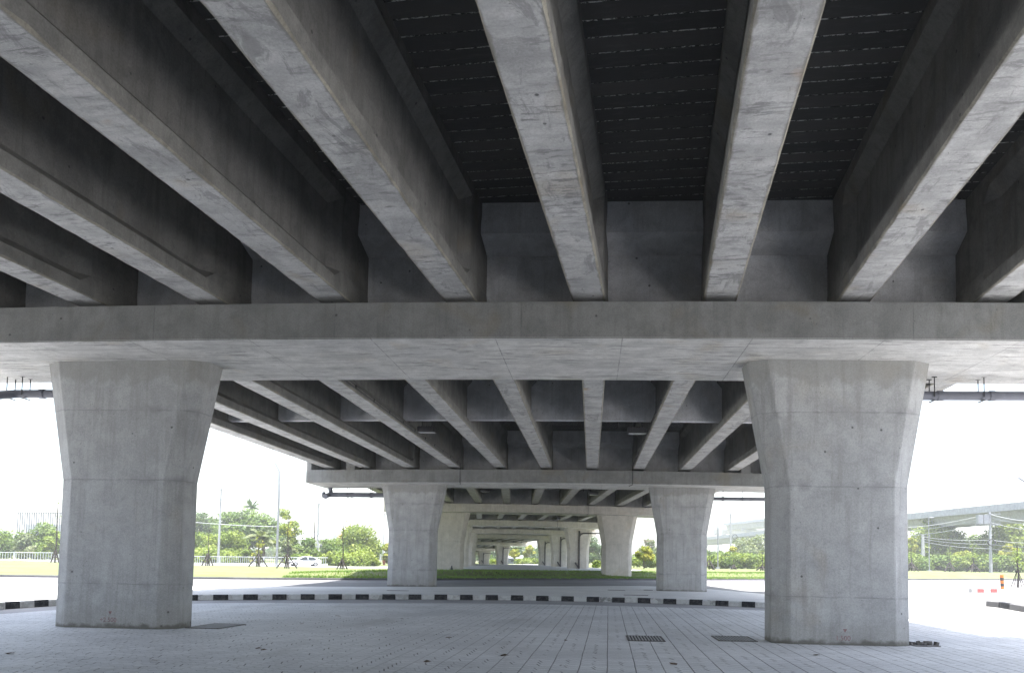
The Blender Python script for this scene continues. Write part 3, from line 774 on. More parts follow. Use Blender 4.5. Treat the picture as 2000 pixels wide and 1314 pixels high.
# right hand traffic island: grey and black kerb, red and white nose, striped bollard
def piece(name, pts, mats, h, label, cat='kerb'):
    o = kerb(name, [Vector(p) for p in pts], .25, h, mats, kind=None); 
    if 'kind' in o: del o['kind']
    return tag(o, label, cat)
q0 = on(1950, 1186, 0); q1 = on(2000, 1195, 0); dq = (q1-q0).xy
piece('kerb_stone', [(q0.x-.05, q0.y+.9), (q0.x, q0.y), (q0.x+dq.x*.45, q0.y+dq.y*.45), (q0.x+dq.x, q0.y+dq.y), (q0.x+dq.x*2.2+.3, q0.y+dq.y*2.0), (q0.x+dq.x*4+1.5, q0.y+dq.y*3.2)], [M['kg2'], M['kb'], M['kg2'], M['kg2'], M['kg2']], .24, 'grey kerb with one black stone at the right edge of the plaza')
q0 = on(1898, 1157, 0); q1 = on(1948, 1157, 0); L = (q1-q0).xy
piece('kerb_stone', [(q0.x+L.x*t, q0.y+L.y*t) for t in (0, .22, .48, .74, 1.)], [M['kw2'], M['kr'], M['kw2'], M['kr']], .26, 'low red and white painted kerb in front of the striped bollard')
b = on(1958, 1150, 0); bo = empty('bollard', b, 0, 'orange and black striped bollard behind the red and white kerb', 'bollard'); bo.rotation_euler = (R(2), R(-3), 0)
for k in range(5):
    mb = MB(); mb.tube([(0, 0, .22*k), (0, 0, .22*k+.22)], .13, 14); mb.build('band', M['orange'] if k % 2 == 0 else M['darksteel'], bo)

hy = at(883, 1112, 68.6); hy = empty('marker_cone', (hy.x, 68.4, .60), 0, 'small black cone shaped post at the foot of the third row left pier', 'post')
mb = MB(); mb.tube([(0, 0, 0), (0, 0, .12), (0, 0, .3), (0, 0, .42)], [.14, .12, .06, .05], 12); mb.build('body', M['darksteel'], hy)

# ------------------------------------------------------------------ fence, bicycle, car
def picket_fence(P, h, gap, label, mat):
    a, b = Vector(P[0]), Vector(P[1]); L = (b-a).length; d = (b-a)/L; root = empty('picket_fence', a, math.atan2(d.y, d.x), label, 'fence', 'white railings behind the lawn')
    zb = b.z-a.z; mb = MB(); n = int(L/gap)
    for k in range(n):
        x = L*k/n; z = zb*k/n; mb.box((x-.03, -.02, z+.08), (x+.03, .02, z+h-.04))
    mb.build('pickets', mat, root)
    r = MB()
    for zz in (.06, h-.08): r.tube([(0, 0, zz), (L, 0, zz+zb)], .05, 6)
    r.build('rail', mat, root)
    x = 0
    while x < L:
        p = MB(); p.box((x-.09, -.08, zb*x/L-.1), (x+.09, .08, zb*x/L+h+.03)); p.build('post', mat, root); x += 5.
    bs = MB(); bs.loft([[(x, -.15, zb*x/L-.5), (x, .15, zb*x/L-.5), (x, .15, zb*x/L+.04), (x, -.15, zb*x/L+.04)] for x in (0, L)]); bs.build('plinth', M['wall'], root)
a = at(-60, 1094, 91); b = at(110, 1095, 93.5)
picket_fence((a, b), 1.12, .30, 'pale picket railing at the back of the lawn, left of the left near pier', M['railpaint'])
a = at(360, 1099.5, 110); b = at(515, 1101, 112); c = at(640, 1102, 114)
picket_fence((a, b), 1.12, .30, 'white railing along the side road, between the left near pier and the coconut palm', M['railpaint'])
picket_fence((b, c), 1.12, .30, 'white railing along the side road behind the white car', M['railpaint'])

def bicycle(pos, rz, label):
    root = empty('bicycle', pos, rz, label, 'bicycle')
    for x in (-.52, .52):
        mb = MB(); mb.tube([(x+.33*math.cos(t), 0, .34+.33*math.sin(t)) for t in [2*PI*k/20 for k in range(21)]], .02, 6)
        for k in range(8):
            t = PI*k/8; mb.tube([(x+.32*math.cos(t), 0, .34+.32*math.sin(t)), (x-.32*math.cos(t), 0, .34-.32*math.sin(t))], .004, 4)
        mb.build('wheel', M['darksteel'], root)
    mb = MB()
    for u, v in (((-.52, .34), (-.18, .78)), ((-.18, .78), (.36, .8)), ((-.08, .32), (.36, .8)), ((-.08, .32), (-.18, .85)), ((-.52, .34), (-.08, .32)), ((.36, .95), (.52, .34))):
        mb.tube([(u[0], 0, u[1]), (v[0], 0, v[1])], .02, 6)
    mb.build('frame', M['steel'], root)
    s = MB(); s.box((-.3, -.07, .85), (-.06, .07, .9)); s.build('saddle', M['darksteel'], root)
    s = MB(); s.tube([(.42, -.26, .98), (.36, 0, .95), (.42, .26, .98)], .015, 6); s.build('handlebar', M['darksteel'], root)
bicycle(at(99, 1097, 90.5), R(30), 'small bicycle parked against the railing beside the left near pier')

def car(pos, rz, label):
    root = empty('parked_car', pos, rz, label, 'car')
    # x forward
    sec = [(-2.25, .45, .8, .62), (-2.15, .3, .98, .8), (-1.5, .28, 1.04, .86), (-.6, .27, .98, .9), (.6, .27, .95, .9), (1.35, .28, .88, .88), (2.0, .3, .74, .78), (2.25, .4, .62, .55)]
    mb = MB(); rings = []
    for x, z0, z1, hw in sec:
        rings.append([(x, -hw*.9, z0), (x, -hw, z0+.15), (x, -hw, (z0+z1)/2+.05), (x, -hw*.93, z1), (x, 0, z1+.04), (x, hw*.93, z1), (x, hw, (z0+z1)/2+.05), (x, hw, z0+.15), (x, hw*.9, z0)])
    mb.loft(rings); mb.build('body', M['carpaint'], root, smooth=False, bevel=.03)
    bp = MB(); bp.box((2.1, -.6, .3), (2.3, .6, .5)); bp.box((-2.3, -.5, .34), (-2.15, .5, .48)); bp.build('bumper_grille', M['darksteel'], root, bevel=.03)
    gl = MB(); rings = [[(x, -w0, zb), (x, -w1, zt), (x, 0, zt+.02), (x, w1, zt), (x, w0, zb)] for x, w0, w1, zb, zt in ((-1.95, .74, .7, .9, 1.02), (-1.15, .90, .68, .9, 1.36), (.1, .90, .68, .88, 1.42), (1.3, .82, .74, .82, .94))]
    gl.loft(rings); gl.build('window', M['carglass'], root, smooth=False)
    rf = MB(); rings = [[(x, -w, z), (x, -w*.8, z+.05), (x, w*.8, z+.05), (x, w, z)] for x, w, z in ((-1.3, .6, 1.3), (-.9, .64, 1.37), (0, .65, 1.41), (.35, .6, 1.35))]
    rf.loft(rings); rf.build('roof', M['carpaint'], root, smooth=True)
    for sg in (-1, 1):
        pl = MB()
        for xa, za, xb, zb in ((-1.9, .98, -1.15, 1.36), (-.35, .94, -.3, 1.42), (1.25, .9, .15, 1.42)):
            pl.tube([(xa, sg*.84, za), (xb, sg*.68, zb)], .035, 6)
        pl.build('pillar', M['carpaint'], root)
    for x in (-1.4, 1.42):
        for sg in (-1, 1):
            w = MB(); w.tube([(x, sg*.74, .33), (x, sg*.93, .33)], .33, 20); wh = w.build('wheel', M['tyre'], root)
            w = MB(); w.tube([(x, sg*.92, .33), (x, sg*.945, .33)], .2, 14); w.build('rim', M['rim'], wh)
    for sg in (-1, 1):
        h = MB(); h.box((2.0, min(sg*.45, sg*.74), .58), (2.2, max(sg*.45, sg*.74), .7)); h.build('headlight', M['glass'], root, bevel=.02)
        h = MB(); h.box((-2.24, min(sg*.45, sg*.74), .72), (-2.08, max(sg*.45, sg*.74), .88)); h.build('tail_light', M['redlamp'], root, bevel=.02)
cp_ = at(594, 1108.5, 109); cp_.z = .0
car((cp_.x, 109, hill(cp_.x, 109)+.0), R(213), 'white saloon car on the side road behind the lawn')

# ------------------------------------------------------------------ poles
def street_lamp(px, py_top, Y, zb, arm, label, r=.11, group='street lamps', zt=None):
    b = at(px, 1100, Y); t = at(px, py_top, Y).z; root = empty('street_lamp', (b.x, Y, zb), 0, label, 'street lamp', group); h = t-zb
    mb = MB(); mb.tube([(0, 0, 0), (0, 0, h*.7), (arm*.1, 0, h*.93), (arm*.55, 0, h)], [r*1.2, r, r*.8, r*.7], 8); mb.build('pole', M['steel'], root)
    bs = MB(); bs.box((-.3, -.3, -.3), (.3, .3, .25)); bs.build('base', M['polec'], root)
    s = 1 if arm > 0 else -1
    l = MB(); x0 = arm*.5; l.loft([[(x0, -.08, h-.04), (x0, .08, h-.04), (x0, .06, h+.06), (x0, -.06, h+.06)], [(x0+s*.4, -.2, h-.08), (x0+s*.4, .2, h-.08), (x0+s*.4, .14, h+.1), (x0+s*.4, -.14, h+.1)], [(x0+s*.9, -.12, h-.04), (x0+s*.9, .12, h-.04), (x0+s*.9, .08, h+.05), (x0+s*.9, -.08, h+.05)]])
    l.build('lamp_head', M['steel'], root)
    return root
street_lamp(540, 905, 104, .2, -1.2, 'tall grey street lamp standing between the coconut palm and the white car', .15)
street_lamp(1402, 1004, 132, .7, .0001, 'thin grey lamp post in front of the hedge, right of the second row right pier', .09)
street_lamp(1815, 1010, 140, .8, .0001, 'thin grey lamp post in front of the round tree right of the right near pier', .09)
street_lamp(2022, 933, 62, .1, -2.0, 'street lamp whose head reaches in from the right edge')

def utility_pole(px, py_top, Y, zb, label, arms=1, w=.16, trans=False, coil=False):
    b = at(px, 1100, Y); h = at(px, py_top, Y).z-zb; root = empty('utility_pole', (b.x, Y, zb), 0, label, 'utility pole', 'concrete utility poles')
    mb = MB(); mb.loft([[(-w, -w, -.3), (w, -w, -.3), (w, w, -.3), (-w, w, -.3)], [(-w*.6, -w*.6, h), (w*.6, -w*.6, h), (w*.6, w*.6, h), (-w*.6, w*.6, h)]]); mb.build('pole', M['polec'], root)
    for k in range(arms):
        a = MB(); z = h-.3-k*1.5; a.box((-.15, -.22, z), (1.5, -.14, z+.1))
        for x in (.6, 1.35): a.tube([(x, -.18, z+.1), (x, -.18, z+.4)], [.03, .06], 6)
        a.build('crossarm', M['steel'], root)
    if trans:
        t = MB()
        for x in (-1.9, -1.05): t.box((x, -.4, h-1.8), (x+.75, .3, h-.4))
        t.box((-2.1, -.1, h-2.0), (1.5, .1, h-1.85)); t.box((-.3, -.1, h-.3), (1.6, .1, h-.2)); t.build('transformer', M['steel'], root)
    if coil:
        c = MB(); 
        for k in range(5): c.tube([(random.uniform(-.1, .1)+.55*math.cos(t), -.35-.05*k, h*.5+.5*math.sin(t)) for t in [2*PI*q/16 for q in range(17)]], .05, 5)
        c.build('cable_coil', M['darksteel'], root)
    return root
UP = [utility_pole(426, 953, 112, .3, 'tallest concrete utility pole, behind the railing left of the rain tree', 2, .14),
      utility_pole(619, 982, 150, .2, 'concrete utility pole behind the dark bushes by the bare stump', 1, .2),
      utility_pole(748, 1001, 190, .2, 'far utility pole beside the left edge of the second row left pier', 1, .16),
      utility_pole(743, 1032, 250, .2, 'farther utility pole just left of that beside the second row left pier', 1, .16),
      utility_pole(1427, 1002, 150, .8, 'pale utility pole behind the hedge right of the second row right pier', 1, .2),
      utility_pole(1803, 1044, 165, .8, 'short twin utility pole in front of the trees right of the right near pier', 1, .34),
      utility_pole(1935, 1000, 122, .8, 'utility pole carrying transformer boxes and a coil of cable', 2, .19, True, True)]
def ring(pos, r):
    mb = MB(); mb.tube([(r*math.cos(t), 0, r*math.sin(t)) for t in [2*PI*q/20 for q in range(21)]], .05, 6); return mb
o = ring(None, .45).build('cable_ring', M['darksteel'], UP[4]); o.location = (.75, -.3, at(1432, 1048, 150).z-.8)
def wire(a, b, sag, label, r=.03, n=14):
    a, b = Vector(a), Vector(b); mb = MB(); pts = [a.lerp(b, k/n)-Vector((0, 0, sag*4*(k/n)*(1-k/n))) for k in range(n+1)]
    o = mb.build('overhead_wire', M['steel'], fix=False) if False else None
    mb.tube(pts, r, 4); return tag(mb.build('overhead_wire', M['polec']), label, 'wire', 'overhead wires')
wire(at(300, 1011, 112), at(543, 1028, 112), .25, 'pale wire crossing in front of the rain tree', .05)
wire(at(-40, 933, 60), at(140, 931, 60), .1, 'thin wire crossing the sky left of the left near pier', .015)
for k, (ya, yb, yc) in enumerate(((1002, 1016, 1003), (1008, 1020, 1010), (1018, 1026, 1022))):
    wire(at(1935, ya, 122), at(1740, ya+28, 150), .6, ['upper', 'middle', 'lower'][k]+' wire running left from the transformer pole', .05)
    wire(at(1935, ya+2, 122), at(2060, ya+16, 105), .4, ['upper', 'middle', 'lower'][k]+' wire running right from the transformer pole', .05)
for k, ya in enumerate((1048, 1052, 1057)):
    wire(at(1803, ya, 160), at(1936, ya+6+k*4, 122), .3, ['highest', 'second', 'lowest'][k]+' of the three wires between the twin pole and the transformer pole', .035)
    wire(at(1936, ya+6+k*4, 122), at(2060, ya+9+k*5, 110), .3, ['highest', 'second', 'lowest'][k]+' low wire leaving the transformer pole to the right edge', .035)

# ------------------------------------------------------------------ vegetation
def leafmesh(name, blobs, n, size, squash=1., inner=.35, flat=.0):
    """leaf quads scattered through a cluster of lumps; blobs: (cx, cy, cz, rx, ry, rz)"""
    B = np.array(blobs, float); w = B[:, 3]*B[:, 5]; w /= w.sum()
    idx = rng.choice(len(B), n, p=w); d = rng.normal(size=(n, 3)); d /= np.linalg.norm(d, axis=1)[:, None]
    r = inner+(1-inner)*rng.random(n)**.45; r *= 1+.22*rng.normal(size=n)*.5
    c = B[idx, :3]+d*r[:, None]*B[idx, 3:]
    nrm = d*.8+rng.normal(size=(n, 3))*.7+np.array([0, 0, .5+flat]); nrm /= np.linalg.norm(nrm, axis=1)[:, None]
    t = np.cross(nrm, rng.normal(size=(n, 3))); t /= np.linalg.norm(t, axis=1)[:, None]; b = np.cross(nrm, t)
    s = size*(.5+rng.random(n))[:, None]; a_ = t*s; b_ = b*s*.55
    V = np.stack([c-a_, c+b_*.9, c+a_, c-b_*.9], 1).reshape(-1, 3)
    me = bpy.data.meshes.new(name); me.vertices.add(4*n); me.vertices.foreach_set('co', V.ravel())
    me.loops.add(4*n); me.loops.foreach_set('vertex_index', np.arange(4*n)); me.polygons.add(n)
    me.polygons.foreach_set('loop_start', np.arange(n)*4); me.polygons.foreach_set('loop_total', np.full(n, 4)); me.update(); me.validate()
    return me
def lumps(n, rx, ry, z0, z1, rr, dome=True):
    out = []
    for _ in range(n):
        a = random.uniform(0, 2*PI); q = math.sqrt(random.random()); x, y = q*math.cos(a)*rx, q*math.sin(a)*ry
        top = z0+(z1-z0)*(math.sqrt(max(0, 1-q*q*.85)) if dome else 1)
        z = random.uniform(z0+rr*.4, max(top-rr*.6, z0+rr*.5)); s = rr*random.uniform(.6, 1.25)
        out.append((x, y, z, s*1.15, s*1.15, s*.8))
    return out
def tree(px, pytop, Y, wpx, mat, label, group, trunk=.3, crown0=.25, n=5000, leaf=.28, nl=26, cat='tree', name='tree', zb=None, flat=0., rr=None, dome=True):
    b = at(px, 1100, Y); zb = hill(b.x, Y) if zb is None else zb
    h = at(px, pytop, Y).z-zb; w = wpx*Y/F/2
    root = empty(name, (b.x, Y, zb), 0, label, cat, group); rr = rr or w*.36
    L = lumps(nl, w*.82, w*.7, h*crown0, h, rr, dome)
    tb = MB(); tr = trunk
    tb.tube([(0, 0, -.3), (random.uniform(-.1, .1)*w, 0, h*.3), (random.uniform(-.15, .15)*w, random.uniform(-.1, .1)*w, h*.72)], [tr, tr*.75, tr*.3], 8)
    for k in range(7):
        q = random.choice(L); z = h*random.uniform(.2, .5)
        tb.tube([(0, 0, z), (q[0]*.45, q[1]*.45, (z+q[2])/2+.1*h*.5), (q[0]*.9, q[1]*.9, q[2])], [tr*.45, tr*.28, tr*.08], 6)
    tb.build('trunk', M['bark'], root)
    link('crown', leafmesh('crown', L, n, leaf, flat=flat), [mat], root)
    return root
def bush(px, pytop, Y, wpx, mat, label, group, n=2600, leaf=.22, nl=16, **k):
    return tree(px, pytop, Y, wpx, mat, label, group, trunk=.09, crown0=.02, n=n, leaf=leaf, nl=nl, cat='shrub', name='shrub', **k)

GL = 'trees and shrubs beyond the railing on the left'
bush(12, 1010, 120, 75, M['lf_mid'], 'leafy mid green shrub at the left edge, behind the picket railing', GL, 4000, rr=1.3)
bush(52, 1036, 116, 55, M['lf_grey'], 'low greyish shrub in front of the slatted building', GL, 3000)
bush(78, 1008, 124, 60, M['lf_mid'], 'tall green shrub in front of the right part of the slatted building', GL, 4000, rr=1.2)
bush(100, 1030, 114, 50, M['lf_light'], 'yellowish shrub half behind the left edge of the left near pier', GL, 3000)
tree(398, 998, 170, 84, M['lf_dark'], 'dark tree just right of the left near pier, behind the light shrubs', GL, n=6000, nl=26, leaf=.32)
tree(482, 990, 165, 172, M['lf_mid'], 'broad domed rain tree behind the coconut palm', GL, .5, .28, n=30000, nl=120, leaf=.3, rr=1.7, flat=.5)
tree(386, 1024, 124, 80, M['lf_light'], 'light green shrub mass between the left near pier and the tall utility pole', GL, .1, .0, n=9000, nl=40, cat='shrub', name='shrub', leaf=.2)
tree(446, 1022, 124, 80, M['lf_light'], 'light green shrub mass just right of the tall utility pole', GL, .1, .0, n=9000, nl=40, cat='shrub', name='shrub', leaf=.2)
bush(480, 1068, 120, 40, M['lf_light'], 'low bright shrub left of the coconut palm', GL)
bush(500, 1052, 117, 28, M['lf_yel'], 'small yellow shrub in front of the coconut palm trunk', GL, 1400)
tree(562, 995, 133, 46, M['lf_light'], 'tall slender yellow green tree right of the street lamp', GL, .12, .2, n=3600, nl=22, leaf=.2, dome=False)
bush(560, 1045, 126, 50, M['lf_grey'], 'greyish shrub behind the staked sapling beside the car', GL, 3200)
tree(597, 1042, 130, 66, M['lf_mid'], 'rounded green tree above the white car', GL, .12, .1, n=5000, nl=22, cat='tree', leaf=.2)
tree(642, 1044, 132, 60, M['lf_mid'], 'dark rounded tree between the car and the sapling', GL, .12, .1, n=4600, nl=20, leaf=.2)
tree(693, 1021, 142, 108, M['lf_light'], 'large green tree left of the second row left pier', GL, .25, .15, n=14000, nl=60, leaf=.22)
bush(650, 1064, 126, 60, M['lf_light'], 'light shrub under the left side of the large green tree', GL, 3000)
bush(695, 1064, 124, 90, M['lf_light'], 'wide light shrub under the large green tree', GL, 4200)
bush(727, 1078, 126, 34, M['lf_light'], 'low light shrub beside the far utility poles', GL, 2000)
bush(590, 1078, 122, 70, M['lf_light'], 'long light green shrub just behind the white car', GL, 4000)
bush(420, 1072, 118, 100, M['lf_light'], 'low bright green shrubs growing along the railing', GL, 5000, dome=False)
tree(760, 1050, 150, 30, M['lf_yel'], 'yellow tree mostly hidden by the second row left pier', GL, .1, .1, n=1800, nl=12)

def palm(px, pytop, Y, r, nf, label, trunk=.22, droop=1., mat='lf_grey'):
    b = at(px, 1100, Y); zb = hill(b.x, Y); h = at(px, pytop, Y).z-zb; root = empty('palm_tree', (b.x, Y, zb), 0, label, 'palm tree')
    mb = MB(); mb.tube([(0, 0, -.2), (.15, 0, h*.5), (.0, 0, h)], [trunk*1.3, trunk, trunk*.8], 8); mb.build('trunk', M['bark'], root)
    vs = []; fs = []
    for k in range(nf):
        a = 2*PI*k/nf+random.uniform(-.2, .2); e = random.uniform(-.2, 1.25); L = r*random.uniform(.8, 1.1); pts = []
        for q in range(11):
            t = q/10; x = L*t*math.cos(e)*(1-.15*t); z = L*t*math.sin(e)-droop*.55*L*t*t; pts.append(Vector((math.cos(a)*x, math.sin(a)*x, h+z)))
        for q in range(10):
            p0, p1 = pts[q], pts[q+1]; d = (p1-p0).normalized(); sd = d.cross(Vector((0, 0, 1))).normalized()
            for i2 in range(4):
                p = p0.lerp(p1, i2/4); ll = L*.24*math.sin(PI*min(1, (q+i2/4)/10*.9+.12))
                for sg in (-1, 1):
                    tip = p+sd*sg*ll*.8+d*ll*.5-Vector((0, 0, ll*.45)); kx = len(vs); wv = d*.05*L/4*1.6
                    vs += [p-wv, p+wv, tip]; fs.append((kx, kx+1, kx+2))
    link('fronds', mesh('fronds', vs, fs), [M[mat]], root); return root
palm(512, 1053, 119, 4.6, 17, 'coconut palm with drooping fronds in front of the rain tree', .3, 1.)
palm(487, 990, 185, 3.3, 22, 'fan of a far palm showing above the rain tree', .12, .5, 'lf_dark')

def bare_tree(px, pytop, Y, label, n=8, sp=1.5, col_='bark'):
    b = at(px, 1100, Y); zb = hill(b.x, Y); h = at(px, pytop, Y).z-zb; root = empty('bare_tree', (b.x, Y, zb), 0, label, 'tree')
    mb = MB(); mb.tube([(0, 0, -.2), (.1, 0, h*.6), (0, 0, h)], [.22, .16, .05], 7)
    for k in range(n):
        z = h*random.uniform(.5, .85); a = random.uniform(0, 2*PI); e = (math.cos(a)*sp, math.sin(a)*sp, z+random.uniform(.2, 1.)*sp)
        mb.tube([(0, 0, z), (e[0]*.5, e[1]*.5, (z+e[2])/2-.1), e], [.08, .05, .02], 5)
    mb.build('trunk', M['wood' if col_ == 'wood' else 'bark'], root)
bare_tree(611, 1017, 138, 'dead bare tree with a few stubs beside the utility pole', 4, 1.4, 'wood')
bare_tree(1259, 1045, 175, 'pale leafless tree between the third and second row right piers', 9, 2.4)

GR = 'trees and shrubs behind the lawn on the right'
def hedge_run(x0, x1, top, Y0, Y1, n, mats, what):
    for k in range(n):
        t = (k+.5)/n; x = x0+(x1-x0)*t; Y = Y0+(Y1-Y0)*t
        bush(x, top+random.uniform(-5, 5), Y, (x1-x0)/n*1.9, M[random.choice(mats)], what[k], GR, 4200, leaf=.2, nl=20, dome=False)
hedge_run(1378, 1495, 1080, 139, 139, 4, ['lf_light', 'lf_mid', 'lf_light'], ['leafy hedge shrub at the foot of the thin lamp post, beside the second row pier', 'leafy hedge shrub under the small yellow tree', 'leafy hedge shrub right of the pale utility pole', 'leafy hedge shrub touching the left edge of the right near pier'])
hedge_run(1765, 2020, 1082, 147, 139, 8, ['lf_light', 'lf_light', 'lf_mid'], ['hedge shrub touching the right edge of the right near pier', 'hedge shrub between the twin pole and the thin lamp post', 'hedge shrub right of the thin lamp post under the round tree', 'hedge shrub under the right side of the round tree', 'hedge shrub left of the transformer pole', 'hedge shrub at the foot of the transformer pole', 'hedge shrub right of the transformer pole', 'hedge shrub at the right edge behind the staked sapling'])
tree(1834, 998, 172, 134, M['lf_light'], 'big round crowned tree in front of the far flyover', GR, .4, .25, n=13000, nl=60, leaf=.28, rr=1.8)
tree(1972, 1008, 165, 120, M['lf_light'], 'big tree right of the transformer pole', GR, .4, .2, n=11000, nl=48, leaf=.28, rr=1.8)
tree(1902, 1040, 178, 80, M['lf_mid'], 'darker tree between the two big trees', GR, .3, .1, n=5000, nl=24, leaf=.3)
tree(1830, 1055, 190, 110, M['lf_dark'], 'dark thicket below the big round crowned tree', GR, .3, .0, n=6500, nl=30, leaf=.32)
tree(1782, 1048, 152, 30, M['lf_yel'], 'thin yellow tree beside the right near pier', GR, .1, .3, n=1600, nl=12, leaf=.2, dome=False)
tree(1878, 1066, 150, 34, M['lf_yel'], 'small yellow green tree right of the thin lamp post', GR, .08, .3, n=1900, nl=14, leaf=.2)
tree(1912, 1058, 154, 40, M['lf_light'], 'light green tree left of the transformer pole', GR, .1, .2, n=2600, nl=16, leaf=.2)
tree(1975, 1058, 142, 40, M['lf_yel'], 'bright yellow green tree right of the transformer pole', GR, .1, .25, n=2600, nl=16, leaf=.2)
tree(1470, 1034, 185, 86, M['lf_grey'], 'pale broad tree behind the hedge beside the right near pier', GR, .3, .1, n=6000, nl=28, leaf=.3)
tree(1400, 1072, 180, 60, M['lf_dark'], 'low dark trees under the far flyover', GR, .2, .0, n=3000, nl=16, leaf=.3)
tree(1431, 1066, 146, 28, M['lf_yel'], 'small yellow topped tree in front of the pale utility pole', GR, .08, .45, n=1800, nl=10, leaf=.2)
tree(1258, 1063, 112, 34, M['lf_yel'], 'small bright tree between the third and second row right piers', GR, .08, .4, n=2200, nl=14, leaf=.18)
bush(1262, 1080, 135, 60, M['lf_light'], 'light hedge behind the small bright tree', GR, 3000, dome=False)
tree(1270, 1052, 190, 50, M['lf_grey'], 'pale tree behind the pale leafless tree', GR, .2, .1, n=3500, nl=18, leaf=.3)
tree(1160, 1040, 210, 50, M['lf_dark'], 'bluish tree seen between the fourth and third row right piers', GR, .3, .05, n=5000, nl=24, leaf=.3)
bush(1167, 1088, 120, 16, M['lf_light'], 'light shrub seen beside the third row right pier', GR, 1200)
GF = 'far trees seen under the overpass'
tree(1004, 1066, 250, 26, M['lf_yel'], 'bright tree with thin trunk, left one of two under the far caps', GF, .15, .4, n=2200, nl=12, leaf=.3)
tree(1034, 1063, 250, 24, M['lf_yel'], 'bright tree with thin trunk, right one of two under the far caps', GF, .15, .4, n=2200, nl=12, leaf=.3)
tree(1020, 1052, 300, 95, M['lf_dark'], 'hazy dark trees behind the two bright far trees', GF, .4, .0, n=7000, nl=40, leaf=.45)
tree(957, 1080, 290, 28, M['lf_mid'], 'green tree between the two farthest right piers', GF, .2, .1, n=2200, nl=12, leaf=.3)
bush(1030, 1093, 235, 50, M['lf_light'], 'low light hedge under the two bright far trees', GF, 2500, dome=False, leaf=.3)
bush(960, 1093, 235, 30, M['lf_light'], 'low light hedge between the two farthest right piers', GF, 1800, dome=False, leaf=.3)
# distant tree lines closing the horizon
for k, (x0, x1, top, Y) in enumerate(((-120, 1000, 1062, 330), (1180, 2150, 1080, 300))):
    L = []; a = at(x0, 1100, Y); b = at(x1, 1100, Y)
    for q in range(150):
        t = random.random(); p = a.lerp(b, t); hh = (at(x0+(x1-x0)*t, top, Y).z)*random.uniform(.55, 1.0)
        L.append((p.x, Y+random.uniform(-8, 8), hh*random.uniform(.2, .75), 4, 3, hh*.35))
    tag(link('distant_wood', leafmesh('distant_wood', L, 20000, .8, inner=.1), [M['lf_dark']]), ['long far wood closing the view on the left of the overpass', 'long far wood closing the view on the right of the overpass'][k], 'wood', kind='stuff')

# staked saplings
def sapling(px, pybase, pytop, Y, wst, pyst, label, leaves, group='staked saplings on the lawns', mat='lf_light'):
    b = at(px, pybase, Y); zb = hill(b.x, Y) if Y > 80 else b.z; root = empty('staked_sapling', (b.x, Y, zb), 0, label, 'sapling', group); sr = .0009*Y if Y > 70 else .03
    h = at(px, pytop, Y).z-zb; hs = at(px, pyst, Y).z-zb; w = wst*Y/F/2
    mb = MB(); mb.tube([(0, 0, 0), (.08, 0, h*.35), (-.03, 0, h*.6), (.05, 0, h)], [.08, .065, .045, .015], 6)
    for k in range(9):
        z = h*random.uniform(.5, .95); a = random.uniform(0, 6.3); l = h*random.uniform(.06, .14); mb.tube([(0, 0, z), (math.cos(a)*l*.6, math.sin(a)*l*.6, z+l)], [.015, .006], 4)
    mb.build('trunk', M['wood'], root)
    r = random.uniform(0, 1)
    for k in range(4):
        a = r+k*PI/2; s = MB(); s.tube([(math.cos(a)*w, math.sin(a)*w, 0), (math.cos(a)*.06, math.sin(a)*.06, hs)], sr, 6); s.build('stake', M['wood'], root)
    c = MB(); zz = hs*.45; q = w*.58
    P = [(math.cos(r+k*PI/2)*q, math.sin(r+k*PI/2)*q, zz) for k in range(4)]
    for k in range(4): c.tube([P[k], P[(k+1) % 4]], sr*.7, 5)
    cl = MB(); cl.tube([(0, 0, hs-.12), (0, 0, hs+.06)], .14, 8); cl.build('collar', M['wood'], root)
    c.build('tie_bars', M['wood'], root)
    if leaves: link('leaves', leafmesh('leaves', lumps(10, h*.12, h*.12, h*.5, h, h*.07, False), leaves, .1), [M[mat]], root)
sapling(405, 1106, 1032, 98, 22, 1081, 'staked bare sapling on the lawn next to the left near pier', 12)
sapling(504, 1106, 1045, 98, 36, 1082, 'staked sapling with wide stakes in front of the coconut palm', 60, mat='lf_yel')
sapling(560, 1112, 1000, 88, 40, 1082, 'tallest staked sapling, just left of the white car', 160, mat='lf_yel')
sapling(668, 1112, 1010, 88, 22, 1092, 'staked sapling with bent trunk left of the second row left pier', 50)
sapling(107, 1098, 955, 78, 14, 1075, 'thin sapling at the left edge of the left near pier', 30)
sapling(1780, 1116, 1062, 128, 26, 1098, 'staked sapling close to the right edge of the right near pier', 100)
sapling(1855, 1116, 1060, 128, 24, 1098, 'staked sapling in front of the round tree', 120)
sapling(1901, 1116, 1060, 128, 24, 1100, 'staked sapling left of the transformer pole', 120)
sapling(1988, 1147, 1062, 64, 26, 1115, 'dark staked sapling in the sand right of the striped bollard', 90)
sapling(1433, 1113, 1082, 128, 12, 1103, 'small sapling below the small yellow topped tree', 30)
sapling(1385, 1112, 1070, 120, 26, 1094, 'staked sapling half hidden by the second row right pier', 60)
sapling(1489, 1117, 1070, 112, 24, 1105, 'staked sapling half hidden by the right near pier', 40)

